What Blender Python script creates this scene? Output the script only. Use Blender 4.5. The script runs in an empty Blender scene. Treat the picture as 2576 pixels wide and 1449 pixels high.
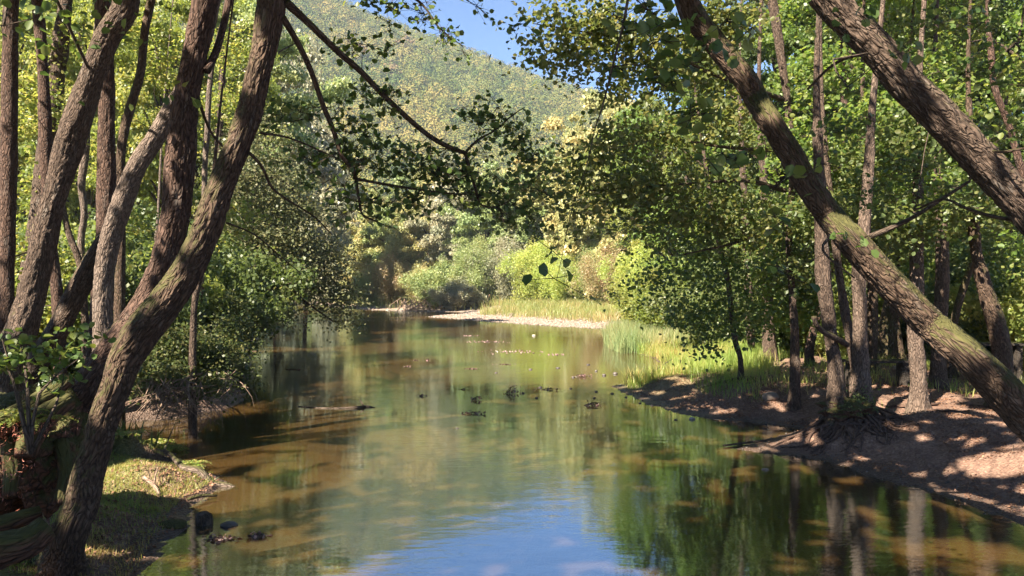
import bpy, math, random
import numpy as np
from mathutils import Vector

# ------------------------------------------------------------------ camera, sky, sun, exposure
SC = bpy.context.scene
COL = SC.collection
CAMZ, F, CX, HY = 2.2, 1932.0, 1288.0, 715.0      # camera height over the water; focal length, centre and horizon in photo units
cam = bpy.data.objects.new('camera', bpy.data.cameras.new('camera'))
COL.objects.link(cam); SC.camera = cam
cam.location = (0, 0, CAMZ); cam.rotation_euler = (math.radians(90 - 0.28), 0, 0)
cam.data.lens = 27.0; cam.data.sensor_width = 36.0; cam.data.clip_start = 0.05; cam.data.clip_end = 5000

SUN_EL = math.radians(46); SH = np.array([0.66, 0.75]); SH = SH / np.linalg.norm(SH)   # SH: way the shadows run
TOSUN = np.array([-SH[0]*math.cos(SUN_EL), -SH[1]*math.cos(SUN_EL), math.sin(SUN_EL)])
w = bpy.data.worlds.new('World'); SC.world = w; w.use_nodes = True
nt = w.node_tree
sky = nt.nodes.new('ShaderNodeTexSky'); sky.sky_type = 'NISHITA'; sky.sun_disc = False
sky.sun_elevation = SUN_EL; sky.sun_rotation = math.atan2(TOSUN[0], TOSUN[1]); sky.air_density = 1.0; sky.dust_density = 0.0; sky.ozone_density = 8.0; sky.altitude = 2800
nt.links.new(sky.outputs[0], nt.nodes['Background'].inputs[0]); nt.nodes['Background'].inputs[1].default_value = 0.047
sd = bpy.data.lights.new('sun', 'SUN'); sd.energy = 4.6; sd.angle = math.radians(0.5); sd.color = (1.0, 0.90, 0.74)
sun = bpy.data.objects.new('sun', sd); COL.objects.link(sun)
sun.rotation_euler = Vector(TOSUN).to_track_quat('Z', 'Y').to_euler(); sun.location = (-20, -30, 40)
SC.view_settings.view_transform = 'Standard'; SC.view_settings.look = 'None'; SC.view_settings.gamma = 1.0
SC.view_settings.exposure = 2.36
SC.cycles.max_bounces = 8; SC.cycles.diffuse_bounces = 3; SC.cycles.glossy_bounces = 3; SC.cycles.transmission_bounces = 4
SC.cycles.transparent_max_bounces = 8; SC.cycles.volume_bounces = 0
SC.cycles.caustics_reflective = False; SC.cycles.caustics_refractive = False

# ------------------------------------------------------------------ numpy helpers
rng = np.random.default_rng(7)
def _h(ix, iy, iz, s):
    n = (ix.astype(np.int64)*374761393 + iy.astype(np.int64)*668265263 + iz.astype(np.int64)*2147483647 + s*974634777) & 0xffffffff
    n = ((n ^ (n >> 13)) * 1274126177) & 0xffffffff
    n = ((n ^ (n >> 16)) * 2246822519) & 0xffffffff
    return ((n ^ (n >> 15)) & 0xffffff) / float(0xffffff)
def vnoise(p, s=0):
    p = np.asarray(p, float)
    if p.shape[1] == 2: p = np.c_[p, np.zeros(len(p))]
    i = np.floor(p); f = p - i; f = f*f*(3-2*f); i = i.astype(np.int64)
    r = 0
    for dx in (0, 1):
        for dy in (0, 1):
            for dz in (0, 1):
                wt = (f[:,0] if dx else 1-f[:,0])*(f[:,1] if dy else 1-f[:,1])*(f[:,2] if dz else 1-f[:,2])
                r = r + wt*_h(i[:,0]+dx, i[:,1]+dy, i[:,2]+dz, s)
    return r
def fbm(p, s=0, o=4):
    p = np.asarray(p, float); a, t, r = 1.0, 0.0, 0
    for k in range(o):
        r = r + a*vnoise(p*2**k, s+k); t += a; a *= .5
    return r/t
def sm(x): x = np.clip(x, 0, 1); return x*x*(3-2*x)
def P(px, py, d): return np.array([(px-CX)/F*d, d, CAMZ-(py-HY)/F*d])
def W0(px, py): d = CAMZ*F/(py-HY); return ((px-CX)/F*d, d)     # point of the water's surface seen there

def mesh_from(name, V, faces_q=None, faces_t=None, smooth=False, attrs=None):
    """V (n,3); quads (m,4) and tris (k,3)"""
    me = bpy.data.meshes.new(name)
    V = np.ascontiguousarray(V, np.float32)
    me.vertices.add(len(V)); me.vertices.foreach_set('co', V.ravel())
    idx, st = [], []
    n0 = 0
    if faces_q is not None and len(faces_q):
        q = np.asarray(faces_q, np.int32); idx.append(q.ravel()); st.append(np.arange(len(q))*4); n0 = len(q)*4
    if faces_t is not None and len(faces_t):
        t = np.asarray(faces_t, np.int32); idx.append(t.ravel()); st.append(n0+np.arange(len(t))*3)
    idx = np.concatenate(idx).astype(np.int32); st = np.concatenate(st).astype(np.int32)
    me.loops.add(len(idx)); me.loops.foreach_set('vertex_index', idx)
    me.polygons.add(len(st)); me.polygons.foreach_set('loop_start', st)
    if smooth: me.polygons.foreach_set('use_smooth', np.ones(len(st), bool))
    me.update(calc_edges=True); me.validate()
    for k, (dom, a) in (attrs or {}).items():
        a = np.asarray(a, np.float32)
        if a.ndim == 2:
            at = me.attributes.new(k, 'FLOAT_VECTOR', dom); at.data.foreach_set('vector', a.ravel())
        else:
            at = me.attributes.new(k, 'FLOAT', dom); at.data.foreach_set('value', a)
    return me
def obj(name, me, mat, parent=None):
    if me is None: return None
    o = bpy.data.objects.new(name, me); COL.objects.link(o)
    if mat is not None and len(me.materials) == 0: me.materials.append(mat)
    if parent is not None:
        o.parent = parent; o.location = [-c for c in parent.location]    # parts are modelled in world space
    return o
def tag(o, label=None, cat=None, group=None, kind=None):
    for k, v in (('label', label), ('category', cat), ('group', group), ('kind', kind)):
        if v: o[k] = v
    return o
def thing(name, label, cat, loc=(0, 0, 0), group=None):
    o = bpy.data.objects.new(name, None); COL.objects.link(o); o.location = [float(c) for c in loc]
    o.empty_display_size = 0.2
    return tag(o, label, cat, group)

# ------------------------------------------------------------------ materials
def newmat(name):
    m = bpy.data.materials.new(name); m.use_nodes = True
    t = m.node_tree; t.nodes.clear()
    return m, t, t.nodes.new('ShaderNodeOutputMaterial')
def ramp(t, fac, stops):
    r = t.nodes.new('ShaderNodeValToRGB'); e = r.color_ramp.elements
    e[0].position, e[0].color = stops[0][0], (*stops[0][1], 1)
    e[1].position, e[1].color = stops[-1][0], (*stops[-1][1], 1)
    for p, c in stops[1:-1]:
        k = e.new(p); k.color = (*c, 1)
    t.links.new(fac, r.inputs[0]); return r.outputs[0]
def attr(t, name, out='Fac'):
    a = t.nodes.new('ShaderNodeAttribute'); a.attribute_name = name; return a.outputs[out]
def noise(t, vec, scale, detail=4, rough=.55):
    n = t.nodes.new('ShaderNodeTexNoise'); n.inputs['Scale'].default_value = scale
    n.inputs['Detail'].default_value = detail; n.inputs['Roughness'].default_value = rough
    if vec is not None: t.links.new(vec, n.inputs['Vector'])
    return n.outputs['Fac']
def mixc(t, f, a, b):
    m = t.nodes.new('ShaderNodeMix'); m.data_type = 'RGBA'
    for s, v in ((m.inputs[0], f), (m.inputs[6], a), (m.inputs[7], b)):
        if hasattr(v, 'is_output'): t.links.new(v, s)
        elif isinstance(v, tuple): s.default_value = (*v, 1)
        else: s.default_value = v
    return m.outputs[2]
def math_(t, op, a, b=None, c=None, clamp=False):
    m = t.nodes.new('ShaderNodeMath'); m.operation = op; m.use_clamp = clamp
    for s, v in zip(m.inputs, (a, b, c)):
        if v is None: continue
        if hasattr(v, 'is_output'): t.links.new(v, s)
        else: s.default_value = v
    return m.outputs[0]
def bump(t, h, strength, dist):
    b = t.nodes.new('ShaderNodeBump'); b.inputs['Strength'].default_value = strength; b.inputs['Distance'].default_value = dist
    t.links.new(h, b.inputs['Height']); return b.outputs[0]
def coords(t, obj_=False):
    if obj_:
        return t.nodes.new('ShaderNodeTexCoord').outputs['Object']
    return t.nodes.new('ShaderNodeNewGeometry').outputs['Position']
def mapping(t, v, scale, rot=(0, 0, 0)):
    m = t.nodes.new('ShaderNodeMapping'); m.inputs['Scale'].default_value = scale; m.inputs['Rotation'].default_value = rot
    t.links.new(v, m.inputs['Vector']); return m.outputs[0]

def leafmat(name, c0, c1, c2, trans=.38, rough=.42, spec=.45):
    """c0..c2: colours over the leaves of one crown (young, mature, turning)"""
    m, t, out = newmat(name)
    c0, c1, c2 = [tuple(x*k for x, k in zip(c, (1.95, 1.65, 1.70))) for c in (c0, c1, c2)]
    col = ramp(t, attr(t, 'v'), [(0, c0), (.5, c1), (1, c2)])
    p = t.nodes.new('ShaderNodeBsdfPrincipled'); p.inputs['Roughness'].default_value = rough
    p.inputs['Specular IOR Level'].default_value = spec
    t.links.new(col, p.inputs['Base Color'])
    tr = t.nodes.new('ShaderNodeBsdfTranslucent')
    hs = t.nodes.new('ShaderNodeHueSaturation'); hs.inputs['Hue'].default_value = .485; hs.inputs['Saturation'].default_value = 1.15; hs.inputs['Value'].default_value = 1.9
    t.links.new(col, hs.inputs['Color']); t.links.new(hs.outputs[0], tr.inputs[0])
    mx = t.nodes.new('ShaderNodeMixShader'); mx.inputs[0].default_value = trans
    t.links.new(p.outputs[0], mx.inputs[1]); t.links.new(tr.outputs[0], mx.inputs[2]); t.links.new(mx.outputs[0], out.inputs[0])
    return m
L_NEAR = leafmat('alder_leaf', (.030, .062, .018), (.050, .090, .022), (.085, .115, .030))
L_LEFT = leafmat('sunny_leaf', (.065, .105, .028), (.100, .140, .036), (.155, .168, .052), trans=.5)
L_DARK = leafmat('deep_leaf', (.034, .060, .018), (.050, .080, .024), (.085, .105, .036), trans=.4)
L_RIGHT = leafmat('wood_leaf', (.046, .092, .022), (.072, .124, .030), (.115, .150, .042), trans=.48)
L_BUSH = leafmat('shade_leaf', (.026, .044, .015), (.040, .060, .020), (.070, .080, .030), trans=.3, spec=.25)  # darkened leaf colour, the cut bank's shade put into its bush
L_DROOP = leafmat('drooping_leaf', (.050, .070, .032), (.074, .094, .044), (.108, .118, .060), trans=.35, spec=.25)
L_MID = leafmat('olive_leaf', (.040, .066, .018), (.062, .088, .026), (.100, .112, .038), trans=.45)
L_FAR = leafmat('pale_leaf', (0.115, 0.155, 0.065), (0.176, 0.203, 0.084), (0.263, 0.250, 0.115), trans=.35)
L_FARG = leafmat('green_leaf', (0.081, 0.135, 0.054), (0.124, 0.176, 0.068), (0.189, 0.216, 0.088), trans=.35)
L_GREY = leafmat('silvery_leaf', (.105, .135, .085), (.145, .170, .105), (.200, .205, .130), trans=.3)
L_WIL = leafmat('willow_leaf', (0.121, 0.196, 0.049), (0.169, 0.236, 0.061), (0.223, 0.250, 0.081), trans=.4)
L_RED = leafmat('turning_leaf', (.12, .15, .06), (.155, .155, .075), (.20, .15, .085), trans=.35)
L_HILL = leafmat('hill_leaf', (.040, .066, .020), (.078, .096, .026), (.130, .120, .040), trans=.12, rough=1.0, spec=0.0)
L_GRASS = leafmat('grass_blade', (.070, .140, .030), (.130, .190, .045), (.260, .230, .100), trans=.4)
L_SHELF = leafmat('shelf_blade', (.075, .135, .030), (.135, .170, .045), (.250, .210, .095), trans=.35)
L_DRY = leafmat('meadow_blade', (.085, .140, .040), (.130, .160, .055), (.205, .170, .085), trans=.35)
L_REED = leafmat('reed_blade', (.075, .130, .050), (.115, .165, .068), (.210, .205, .100), trans=.35)
L_LIT = leafmat('litter_leaf', (.055, .030, .018), (.10, .058, .032), (.17, .115, .062), trans=.1, rough=.6)
L_FLOAT = leafmat('water_weed', (.035, .030, .016), (.07, .05, .035), (.18, .12, .11), trans=.1, rough=.4)

def barkmat(name, c0, c1, mossy=.0, scale=1.0, patch=.5):
    m, t, out = newmat(name)
    v = attr(t, 'bk', 'Vector')
    vo = t.nodes.new('ShaderNodeTexVoronoi'); vo.feature = 'DISTANCE_TO_EDGE'; vo.inputs['Scale'].default_value = 46*scale
    wv = t.nodes.new('ShaderNodeTexNoise'); wv.inputs['Scale'].default_value = 12*scale; t.links.new(v, wv.inputs['Vector'])
    vm = t.nodes.new('ShaderNodeVectorMath'); vm.operation = 'MULTIPLY_ADD'; vm.inputs[1].default_value = (.11, .11, .11)
    t.links.new(wv.outputs['Color'], vm.inputs[0]); t.links.new(v, vm.inputs[2]); t.links.new(vm.outputs[0], vo.inputs['Vector'])
    crack = math_(t, 'MULTIPLY', math_(t, 'ADD', vo.outputs['Distance'], math_(t, 'MULTIPLY', math_(t, 'SUBTRACT', noise(t, v, 45*scale, 4, .7), .5), .35)), 4.5, clamp=True)
    fine = noise(t, v, 60*scale, 6, .65); big = noise(t, v, 4*scale, 4, .6)
    base = mixc(t, big, c0, c1)
    lich = math_(t, 'MULTIPLY', math_(t, 'SUBTRACT', noise(t, v, 9, 5, .7), .56), 7, clamp=True)
    base = mixc(t, math_(t, 'MULTIPLY', lich, patch), base, (.27, .25, .22))
    base = mixc(t, crack, tuple(c*.5 for c in c0), base)
    base = mixc(t, math_(t, 'MULTIPLY', math_(t, 'SUBTRACT', fine, .45), 1.6, clamp=True), base, tuple(min(1, c*1.45) for c in c1))
    if mossy > 0:
        g = t.nodes.new('ShaderNodeNewGeometry'); sx = t.nodes.new('ShaderNodeSeparateXYZ'); t.links.new(g.outputs['Normal'], sx.inputs[0])
        # moss grows on the upper, weather side of a leaning trunk
        up = math_(t, 'ADD', sx.outputs['Z'], math_(t, 'MULTIPLY', noise(t, v, 16, 7, .8), 1.7))
        f = math_(t, 'MULTIPLY', math_(t, 'SUBTRACT', up, 1.52-mossy), 2.2, clamp=True)
        mc = mixc(t, noise(t, v, 40, 3), (.040, .040, .014), (.10, .092, .030))
        base = mixc(t, f, base, mc)
    p = t.nodes.new('ShaderNodeBsdfPrincipled'); p.inputs['Roughness'].default_value = .85; p.inputs['Specular IOR Level'].default_value = .25
    t.links.new(base, p.inputs['Base Color'])
    h = math_(t, 'ADD', math_(t, 'MULTIPLY', crack, 1.0), math_(t, 'MULTIPLY', fine, .7))
    t.links.new(bump(t, h, .9, .012), p.inputs['Normal']); t.links.new(p.outputs[0], out.inputs[0])
    return m
B_RED = barkmat('red_brown_bark', (.070, .040, .029), (.145, .088, .064), .25)
B_GREY = barkmat('grey_brown_bark', (.068, .045, .033), (.155, .108, .080), .38)
B_MOSS = barkmat('mossy_bark', (.070, .044, .030), (.150, .098, .068), .66)
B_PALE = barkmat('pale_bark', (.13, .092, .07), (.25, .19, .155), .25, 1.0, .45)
B_SUN = barkmat('sunlit_bark', (.10, .068, .050), (.21, .150, .115), .2, 1.0, .4)  # bark lightened to carry the sun on two right bank stems
B_TWIG = barkmat('twig_bark', (.075, .055, .04), (.14, .10, .075), .0)
B_DRY = barkmat('dry_twig_bark', (.26, .17, .12), (.42, .30, .22), .0)
B_ROOT = barkmat('root_bark', (.085, .05, .035), (.17, .105, .078), .0)
B_MOUND = barkmat('moss_mound', (.07, .045, .03), (.17, .075, .045), .75, .6, .1)

# ------------------------------------------------------------------ river outline and land
left_px = [(380, 1449), (420, 1362), (468, 1328), (450, 1306), (485, 1268), (535, 1242), (572, 1220), (515, 1188), (430, 1140),
           (330, 1112), (250, 1095), (215, 1080), (300, 1064), (420, 1052), (560, 1032), (616, 1006), (628, 950), (638, 890), (650, 840), (655, 818), (620, 796)]
far_px = [(690, 757), (775, 762), (880, 775), (925, 779), (1000, 781.5), (1100, 784), (1180, 786), (1160, 790), (1110, 793.5), (1075, 797), (1160, 803), (1250, 810),
          (1400, 821), (1580, 829), (1566, 845), (1556, 870), (1600, 888), (1648, 903), (1690, 930), (1676, 958), (1640, 964), (1560, 968), (1533, 972),
          (1600, 1003), (1673, 1030), (1779, 1053), (1936, 1069), (2031, 1082), (1925, 1106), (1863, 1131), (1950, 1146), (2059, 1159), (2104, 1170), (2221, 1204),
          (2372, 1248), (2574, 1327), (2700, 1400)]
SHORE = np.array([(-4, -60), (-3.2, 0), (-2.9, 4)] + [W0(*p) for p in left_px] + [(-17, 45), (-21, 60), (-29, 84), (-60, 92), (-60, 104), (-36, 103.5)]
                 + [W0(*p) for p in far_px] + [(4.6, 3), (5, -5), (7, -60)])
def shore_dist(x, y):
    """+ on land, - in the water"""
    n = len(SHORE); d = np.full(len(x), 1e9); inside = np.zeros(len(x), bool)
    for k in range(n):
        ax, ay = SHORE[k]; bx, by = SHORE[(k+1) % n]
        dx, dy = bx-ax, by-ay; L = dx*dx+dy*dy+1e-12
        t = np.clip(((x-ax)*dx+(y-ay)*dy)/L, 0, 1)
        d = np.minimum(d, np.hypot(x-ax-t*dx, y-ay-t*dy))
        if ay != by:
            c = ((ay > y) != (by > y)) & (x < (bx-ax)*(y-ay)/(by-ay)+ax); inside ^= c
    return np.where(inside, -d, d)
RIDGE_X = np.array([-900, -300, -180, -120, -70, -38, -18, 2, 27, 45, 80, 160, 300, 900.])
RIDGE_Z = np.array([160, 160, 164, 158, 130, 119, 112, 103, 95, 88, 78, 62, 45, 40.])
BUMPS = [(4.55, 10.55, .22, .55), (6.1, 8.9, .18, .9), (-3.9, 8.2, .10, .6), (6.6, 14.6, .25, .9)]
def H(x, y):
    x = np.atleast_1d(np.asarray(x, float)); y = np.atleast_1d(np.asarray(y, float))
    xy = np.c_[x, y]
    jag = (fbm(xy*1.6, 11, 4)-.5)*np.clip(.25+y*.012, .2, 1.0)*1.1
    s = shore_dist(x, y) + jag
    left = x < -1.2
    A = np.where(left, np.where(y < 9.2, .17, .42), .40); Wd = np.where(left, np.where(y < 9.2, .9, .7), 1.9)
    f = sm((y-22)/8)*(x > -12); A = A*(1-f)+.28*f; Wd = Wd*(1-f)+9*f
    f2 = sm((y-50)/10); A = A*(1-f2)+.5*f2; Wd = Wd*(1-f2)+5*f2
    land = .012 + A*sm(s/Wd) + .025*np.clip(s-2, 0, 60)
    land += (fbm(xy*.9, 3, 3)-.5)*.22*sm(s/1.2) + (fbm(xy*5, 5, 3)-.5)*.075*sm(s/.5)
    for bx, by, bh, br in BUMPS: land += bh*np.exp(-((x-bx)**2+(y-by)**2)/br**2)
    u = -s
    bed = -.035 - .50*sm(u/4.5)
    bed += (fbm(xy*np.array([.45, .7])+3, 21, 4)-.42)*.62*sm(u/1.0)*(1-.4*sm((y-30)/20))
    bed += (fbm(xy*4, 31, 3)-.5)*.06*sm(u/.4)
    bed += .34*np.exp(-((x-1.2)/3.6)**2-((y-29)/6.5)**2)*sm(u/.8)
    bed = np.minimum(bed, -.03)
    z = np.where(s > 0, np.maximum(land, .012), bed)
    rz = np.interp(x, RIDGE_X, RIDGE_Z)
    z = z + rz*sm((y-118)/300)*(1+.10*(fbm(xy/60, 41, 3)-.5)*sm((y-150)/100))
    return z
def Hs(x, y): return float(H(x, y)[0])
def ground_pt(px, py):
    """first meeting of the view ray with the land"""
    ds = np.geomspace(3, 200, 900); X = (px-CX)/F*ds; Z = CAMZ-(py-HY)/F*ds
    hz = np.maximum(H(X, ds), 0); i = int(np.argmax(hz >= Z)); d = ds[i]
    return np.array([(px-CX)/F*d, d, hz[i]])

# ground sheet
def build_ground():
    N = 860; a = 6.0; b = math.asinh(640/a)
    u = np.linspace(-1, 1, N); gx = 1.0+a*np.sinh(b*u); gy = 9.0+a*np.sinh(b*u)
    X, Y = np.meshgrid(gx, gy); x, y = X.ravel(), Y.ravel()
    z = np.concatenate([H(x[i:i+200000], y[i:i+200000]) for i in range(0, len(x), 200000)])
    s = np.concatenate([shore_dist(x[i:i+200000], y[i:i+200000]) for i in range(0, len(x), 200000)])
    i = np.arange(N*(N-1)).reshape(N-1, N)[:, :-1].ravel()
    q = np.c_[i, i+1, i+N+1, i+N]
    xy = np.c_[x, y]; n1 = fbm(xy*.8, 61, 4)
    gr = np.zeros(len(x))
    gr = np.maximum(gr, sm((s-.35)/.4)*((x < -1.2) & (y < 9.3))*sm((n1-.36)*5)*.95)                     # left shelf
    gr = np.maximum(gr, ((x > 1.5) & (y > 15.8) & (y < 26))*sm((s+.1)/.5)*sm((n1-.2)*5)*sm((.37-x/y)/.06))                  # grass by the reeds
    gr = np.maximum(gr, ((x > 2.5) & (y > 13))*sm((y-13)/3)*sm((n1-.46)*6)*.45)                            # under the right trees
    gr = np.maximum(gr, ((y > 34) & (x > -10))*sm((s-3.6)/1.2)); gr = np.maximum(gr, ((y > 24) & (y <= 34) & (x > 0))*sm((s-.3)/1.2))
    gr = np.maximum(gr, sm((y-66)/5)); gr = np.maximum(gr, ((x < -4) & (y > 9.5))*sm((s-.5)/1)*.8)
    gv = ((y > 26) & (x > -12))*sm((s+.25)/.3)*(1-sm((s-3.6)/1.2)) + ((y > 60) & (x < 0))*sm((s+.2)/.3)*(1-sm((s-1.5)/1))
    wet = (1-sm((s-.05)/.5))*(y < 24)*1.0
    me = mesh_from('ground', np.c_[x, y, z], q, smooth=True, attrs={'grass': ('POINT', gr), 'gravel': ('POINT', np.clip(gv, 0, 1)), 'wet': ('POINT', np.clip(wet, 0, 1))})
    m, t, out = newmat('soil'); pos = coords(t)
    n1 = noise(t, pos, 2.6, 8, .72); n2 = noise(t, pos, 34, 5, .7); n3 = noise(t, pos, 9, 4, .6)
    dirt = ramp(t, n1, [(.30, (.085, .050, .036)), (.5, (.165, .100, .072)), (.68, (.25, .160, .118))])
    vo = t.nodes.new('ShaderNodeTexVoronoi'); vo.inputs['Scale'].default_value = 38; t.links.new(pos, vo.inputs['Vector'])
    lit = ramp(t, vo.outputs['Color'], [(.2, (.10, .055, .04)), (.5, (.24, .13, .09)), (.85, (.40, .27, .19))])
    dirt = mixc(t, math_(t, 'MULTIPLY', n2, .75), dirt, lit)
    grass = ramp(t, n3, [(.3, (.085, .105, .030)), (.55, (.19, .19, .07)), (.8, (.30, .24, .12))])
    gvc = ramp(t, noise(t, pos, 7, 6, .8), [(.3, (.20, .14, .10)), (.55, (.28, .21, .16)), (.8, (.38, .31, .25))])
    c = mixc(t, attr(t, 'grass'), dirt, grass); c = mixc(t, attr(t, 'gravel'), c, gvc)
    c = mixc(t, math_(t, 'MULTIPLY', attr(t, 'wet'), .78), c, (.062, .044, .034))
    # river bed: sand on the bars, silt and weed deeper down, darkened with depth for the water's tint
    sx = t.nodes.new('ShaderNodeSeparateXYZ'); t.links.new(pos, sx.inputs[0])
    bed = ramp(t, math_(t, 'ADD', math_(t, 'MULTIPLY', sx.outputs['Z'], -1.6), math_(t, 'MULTIPLY', math_(t, 'SUBTRACT', n1, .5), .35)),
               [(.0, (.36, .20, .075)), (.22, (.33, .175, .05)), (.5, (.13, .084, .022)), (.9, (.05, .042, .014))])
    bed = mixc(t, math_(t, 'MULTIPLY', n2, .4), bed, (.10, .065, .03))
    under = math_(t, 'MULTIPLY', math_(t, 'SUBTRACT', -.012, sx.outputs['Z']), 60, clamp=True)
    c = mixc(t, under, c, bed)
    p = t.nodes.new('ShaderNodeBsdfPrincipled'); t.links.new(c, p.inputs['Base Color'])
    t.links.new(math_(t, 'SUBTRACT', .92, math_(t, 'MULTIPLY', attr(t, 'wet'), .55)), p.inputs['Roughness'])
    p.inputs['Specular IOR Level'].default_value = .3
    hh = math_(t, 'ADD', math_(t, 'MULTIPLY', n2, .5), math_(t, 'ADD', vo.outputs['Distance'], n3))
    t.links.new(bump(t, hh, .8, .03), p.inputs['Normal']); t.links.new(p.outputs[0], out.inputs[0])
    tag(obj('ground', me, m), 'reddish earth banks, gravel bar and sandy river bed', None, None, 'structure')
build_ground()

def build_water():
    xs = np.linspace(-72, 12, 3); ys = np.array([-58, 20, 118.])
    V = [(x, y, 0) for y in ys for x in xs]; q = [(0, 1, 4, 3), (1, 2, 5, 4), (3, 4, 7, 6), (4, 5, 8, 7)]
    me = mesh_from('river_water', np.array(V), q)
    m, t, out = newmat('shallow_water'); pos = coords(t)
    rip = noise(t, mapping(t, pos, (1.0, 3.2, 1), (0, 0, .35)), 5.5, 3, .5)
    rip2 = noise(t, mapping(t, pos, (1.0, 2.2, 1), (0, 0, -.3)), 1.3, 2, .5)
    rip3 = noise(t, mapping(t, pos, (1.0, 3.5, 1), (0, 0, .2)), 17, 2, .5)
    calm = math_(t, 'MULTIPLY', math_(t, 'SUBTRACT', noise(t, pos, .35, 2, .5), .36), 3.2, clamp=True)     # ruffled and calm areas
    h = math_(t, 'ADD', math_(t, 'MULTIPLY', rip2, 1.1), math_(t, 'MULTIPLY', math_(t, 'ADD', math_(t, 'MULTIPLY', rip, .55), math_(t, 'MULTIPLY', rip3, .16)), math_(t, 'ADD', .25, calm)))
    bn = bump(t, h, 1.0, .0026)
    gl = t.nodes.new('ShaderNodeBsdfGlossy'); gl.inputs['Roughness'].default_value = .012; gl.inputs[0].default_value = (.80, .92, 1, 1)
    t.links.new(bn, gl.inputs['Normal'])
    tr = t.nodes.new('ShaderNodeBsdfTransparent'); tr.inputs[0].default_value = (.60, .55, .36, 1)
    df = t.nodes.new('ShaderNodeBsdfDiffuse'); df.inputs[0].default_value = (.225, .138, .052, 1)                # suspended silt
    m1 = t.nodes.new('ShaderNodeMixShader'); m1.inputs[0].default_value = .25
    t.links.new(tr.outputs[0], m1.inputs[1]); t.links.new(df.outputs[0], m1.inputs[2])
    fr = t.nodes.new('ShaderNodeFresnel'); fr.inputs[0].default_value = 1.33; t.links.new(bn, fr.inputs['Normal'])
    m2 = t.nodes.new('ShaderNodeMixShader'); t.links.new(math_(t, 'MULTIPLY_ADD', fr.outputs[0], .26, .50), m2.inputs[0])
    t.links.new(m1.outputs[0], m2.inputs[1]); t.links.new(gl.outputs[0], m2.inputs[2]); t.links.new(m2.outputs[0], out.inputs[0])
    tag(obj('river_water', me, m), 'still shallow brown river mirroring trees and blue sky', None, None, 'structure')
build_water()

# ------------------------------------------------------------------ leaves and tubes
def norm(v): return v/np.maximum(np.linalg.norm(v, axis=1, keepdims=True), 1e-9)
def leaf_arrays(C, size, r, up=1.0, shape='quad', asp=.8, droop=0.0, sv=.3, nb=None, nk=1.0):
    """C (n,3) centres -> V, quads, v"""
    n = len(C); S = (size*(1+sv*r.uniform(-1, 1, n)))[:, None]
    N = norm(r.normal(size=(n, 3)) + np.array([0, 0, up]) + (0 if nb is None else nb*nk))
    t = r.normal(size=(n, 3)); t[:, 2] -= droop; t = norm(t - (t*N).sum(1, keepdims=True)*N); b = np.cross(N, t)
    if shape == 'quad':
        V = np.stack([C-t*S*.5, C+b*S*.5*asp-t*S*.04, C+t*S*.5, C-b*S*.5*asp-t*S*.04], 1).reshape(-1, 3)
        q = np.arange(4*n).reshape(n, 4)
        return V, q, r.uniform(0, 1, n)
    f = .16*S
    V = np.stack([C-t*S*.5, C-t*S*.22+b*S*.44*asp+N*f, C+t*S*.22+b*S*.42*asp+N*f, C+t*S*.5, C+t*S*.22-b*S*.42*asp+N*f, C-t*S*.22-b*S*.44*asp+N*f], 1).reshape(-1, 3)
    o = (np.arange(n)*6)[:, None]
    q = np.concatenate([o+np.array([[0, 1, 2, 3]]), o+np.array([[0, 3, 4, 5]])], 1).reshape(-1, 4)
    return V, q, np.repeat(r.uniform(0, 1, n), 2)
def leaf_mesh(name, C, size, r, **k):
    if len(C) < 4: return None
    V, q, v = leaf_arrays(C, size, r, **k)
    return mesh_from(name, V, q, attrs={'v': ('FACE', v)})

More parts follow.
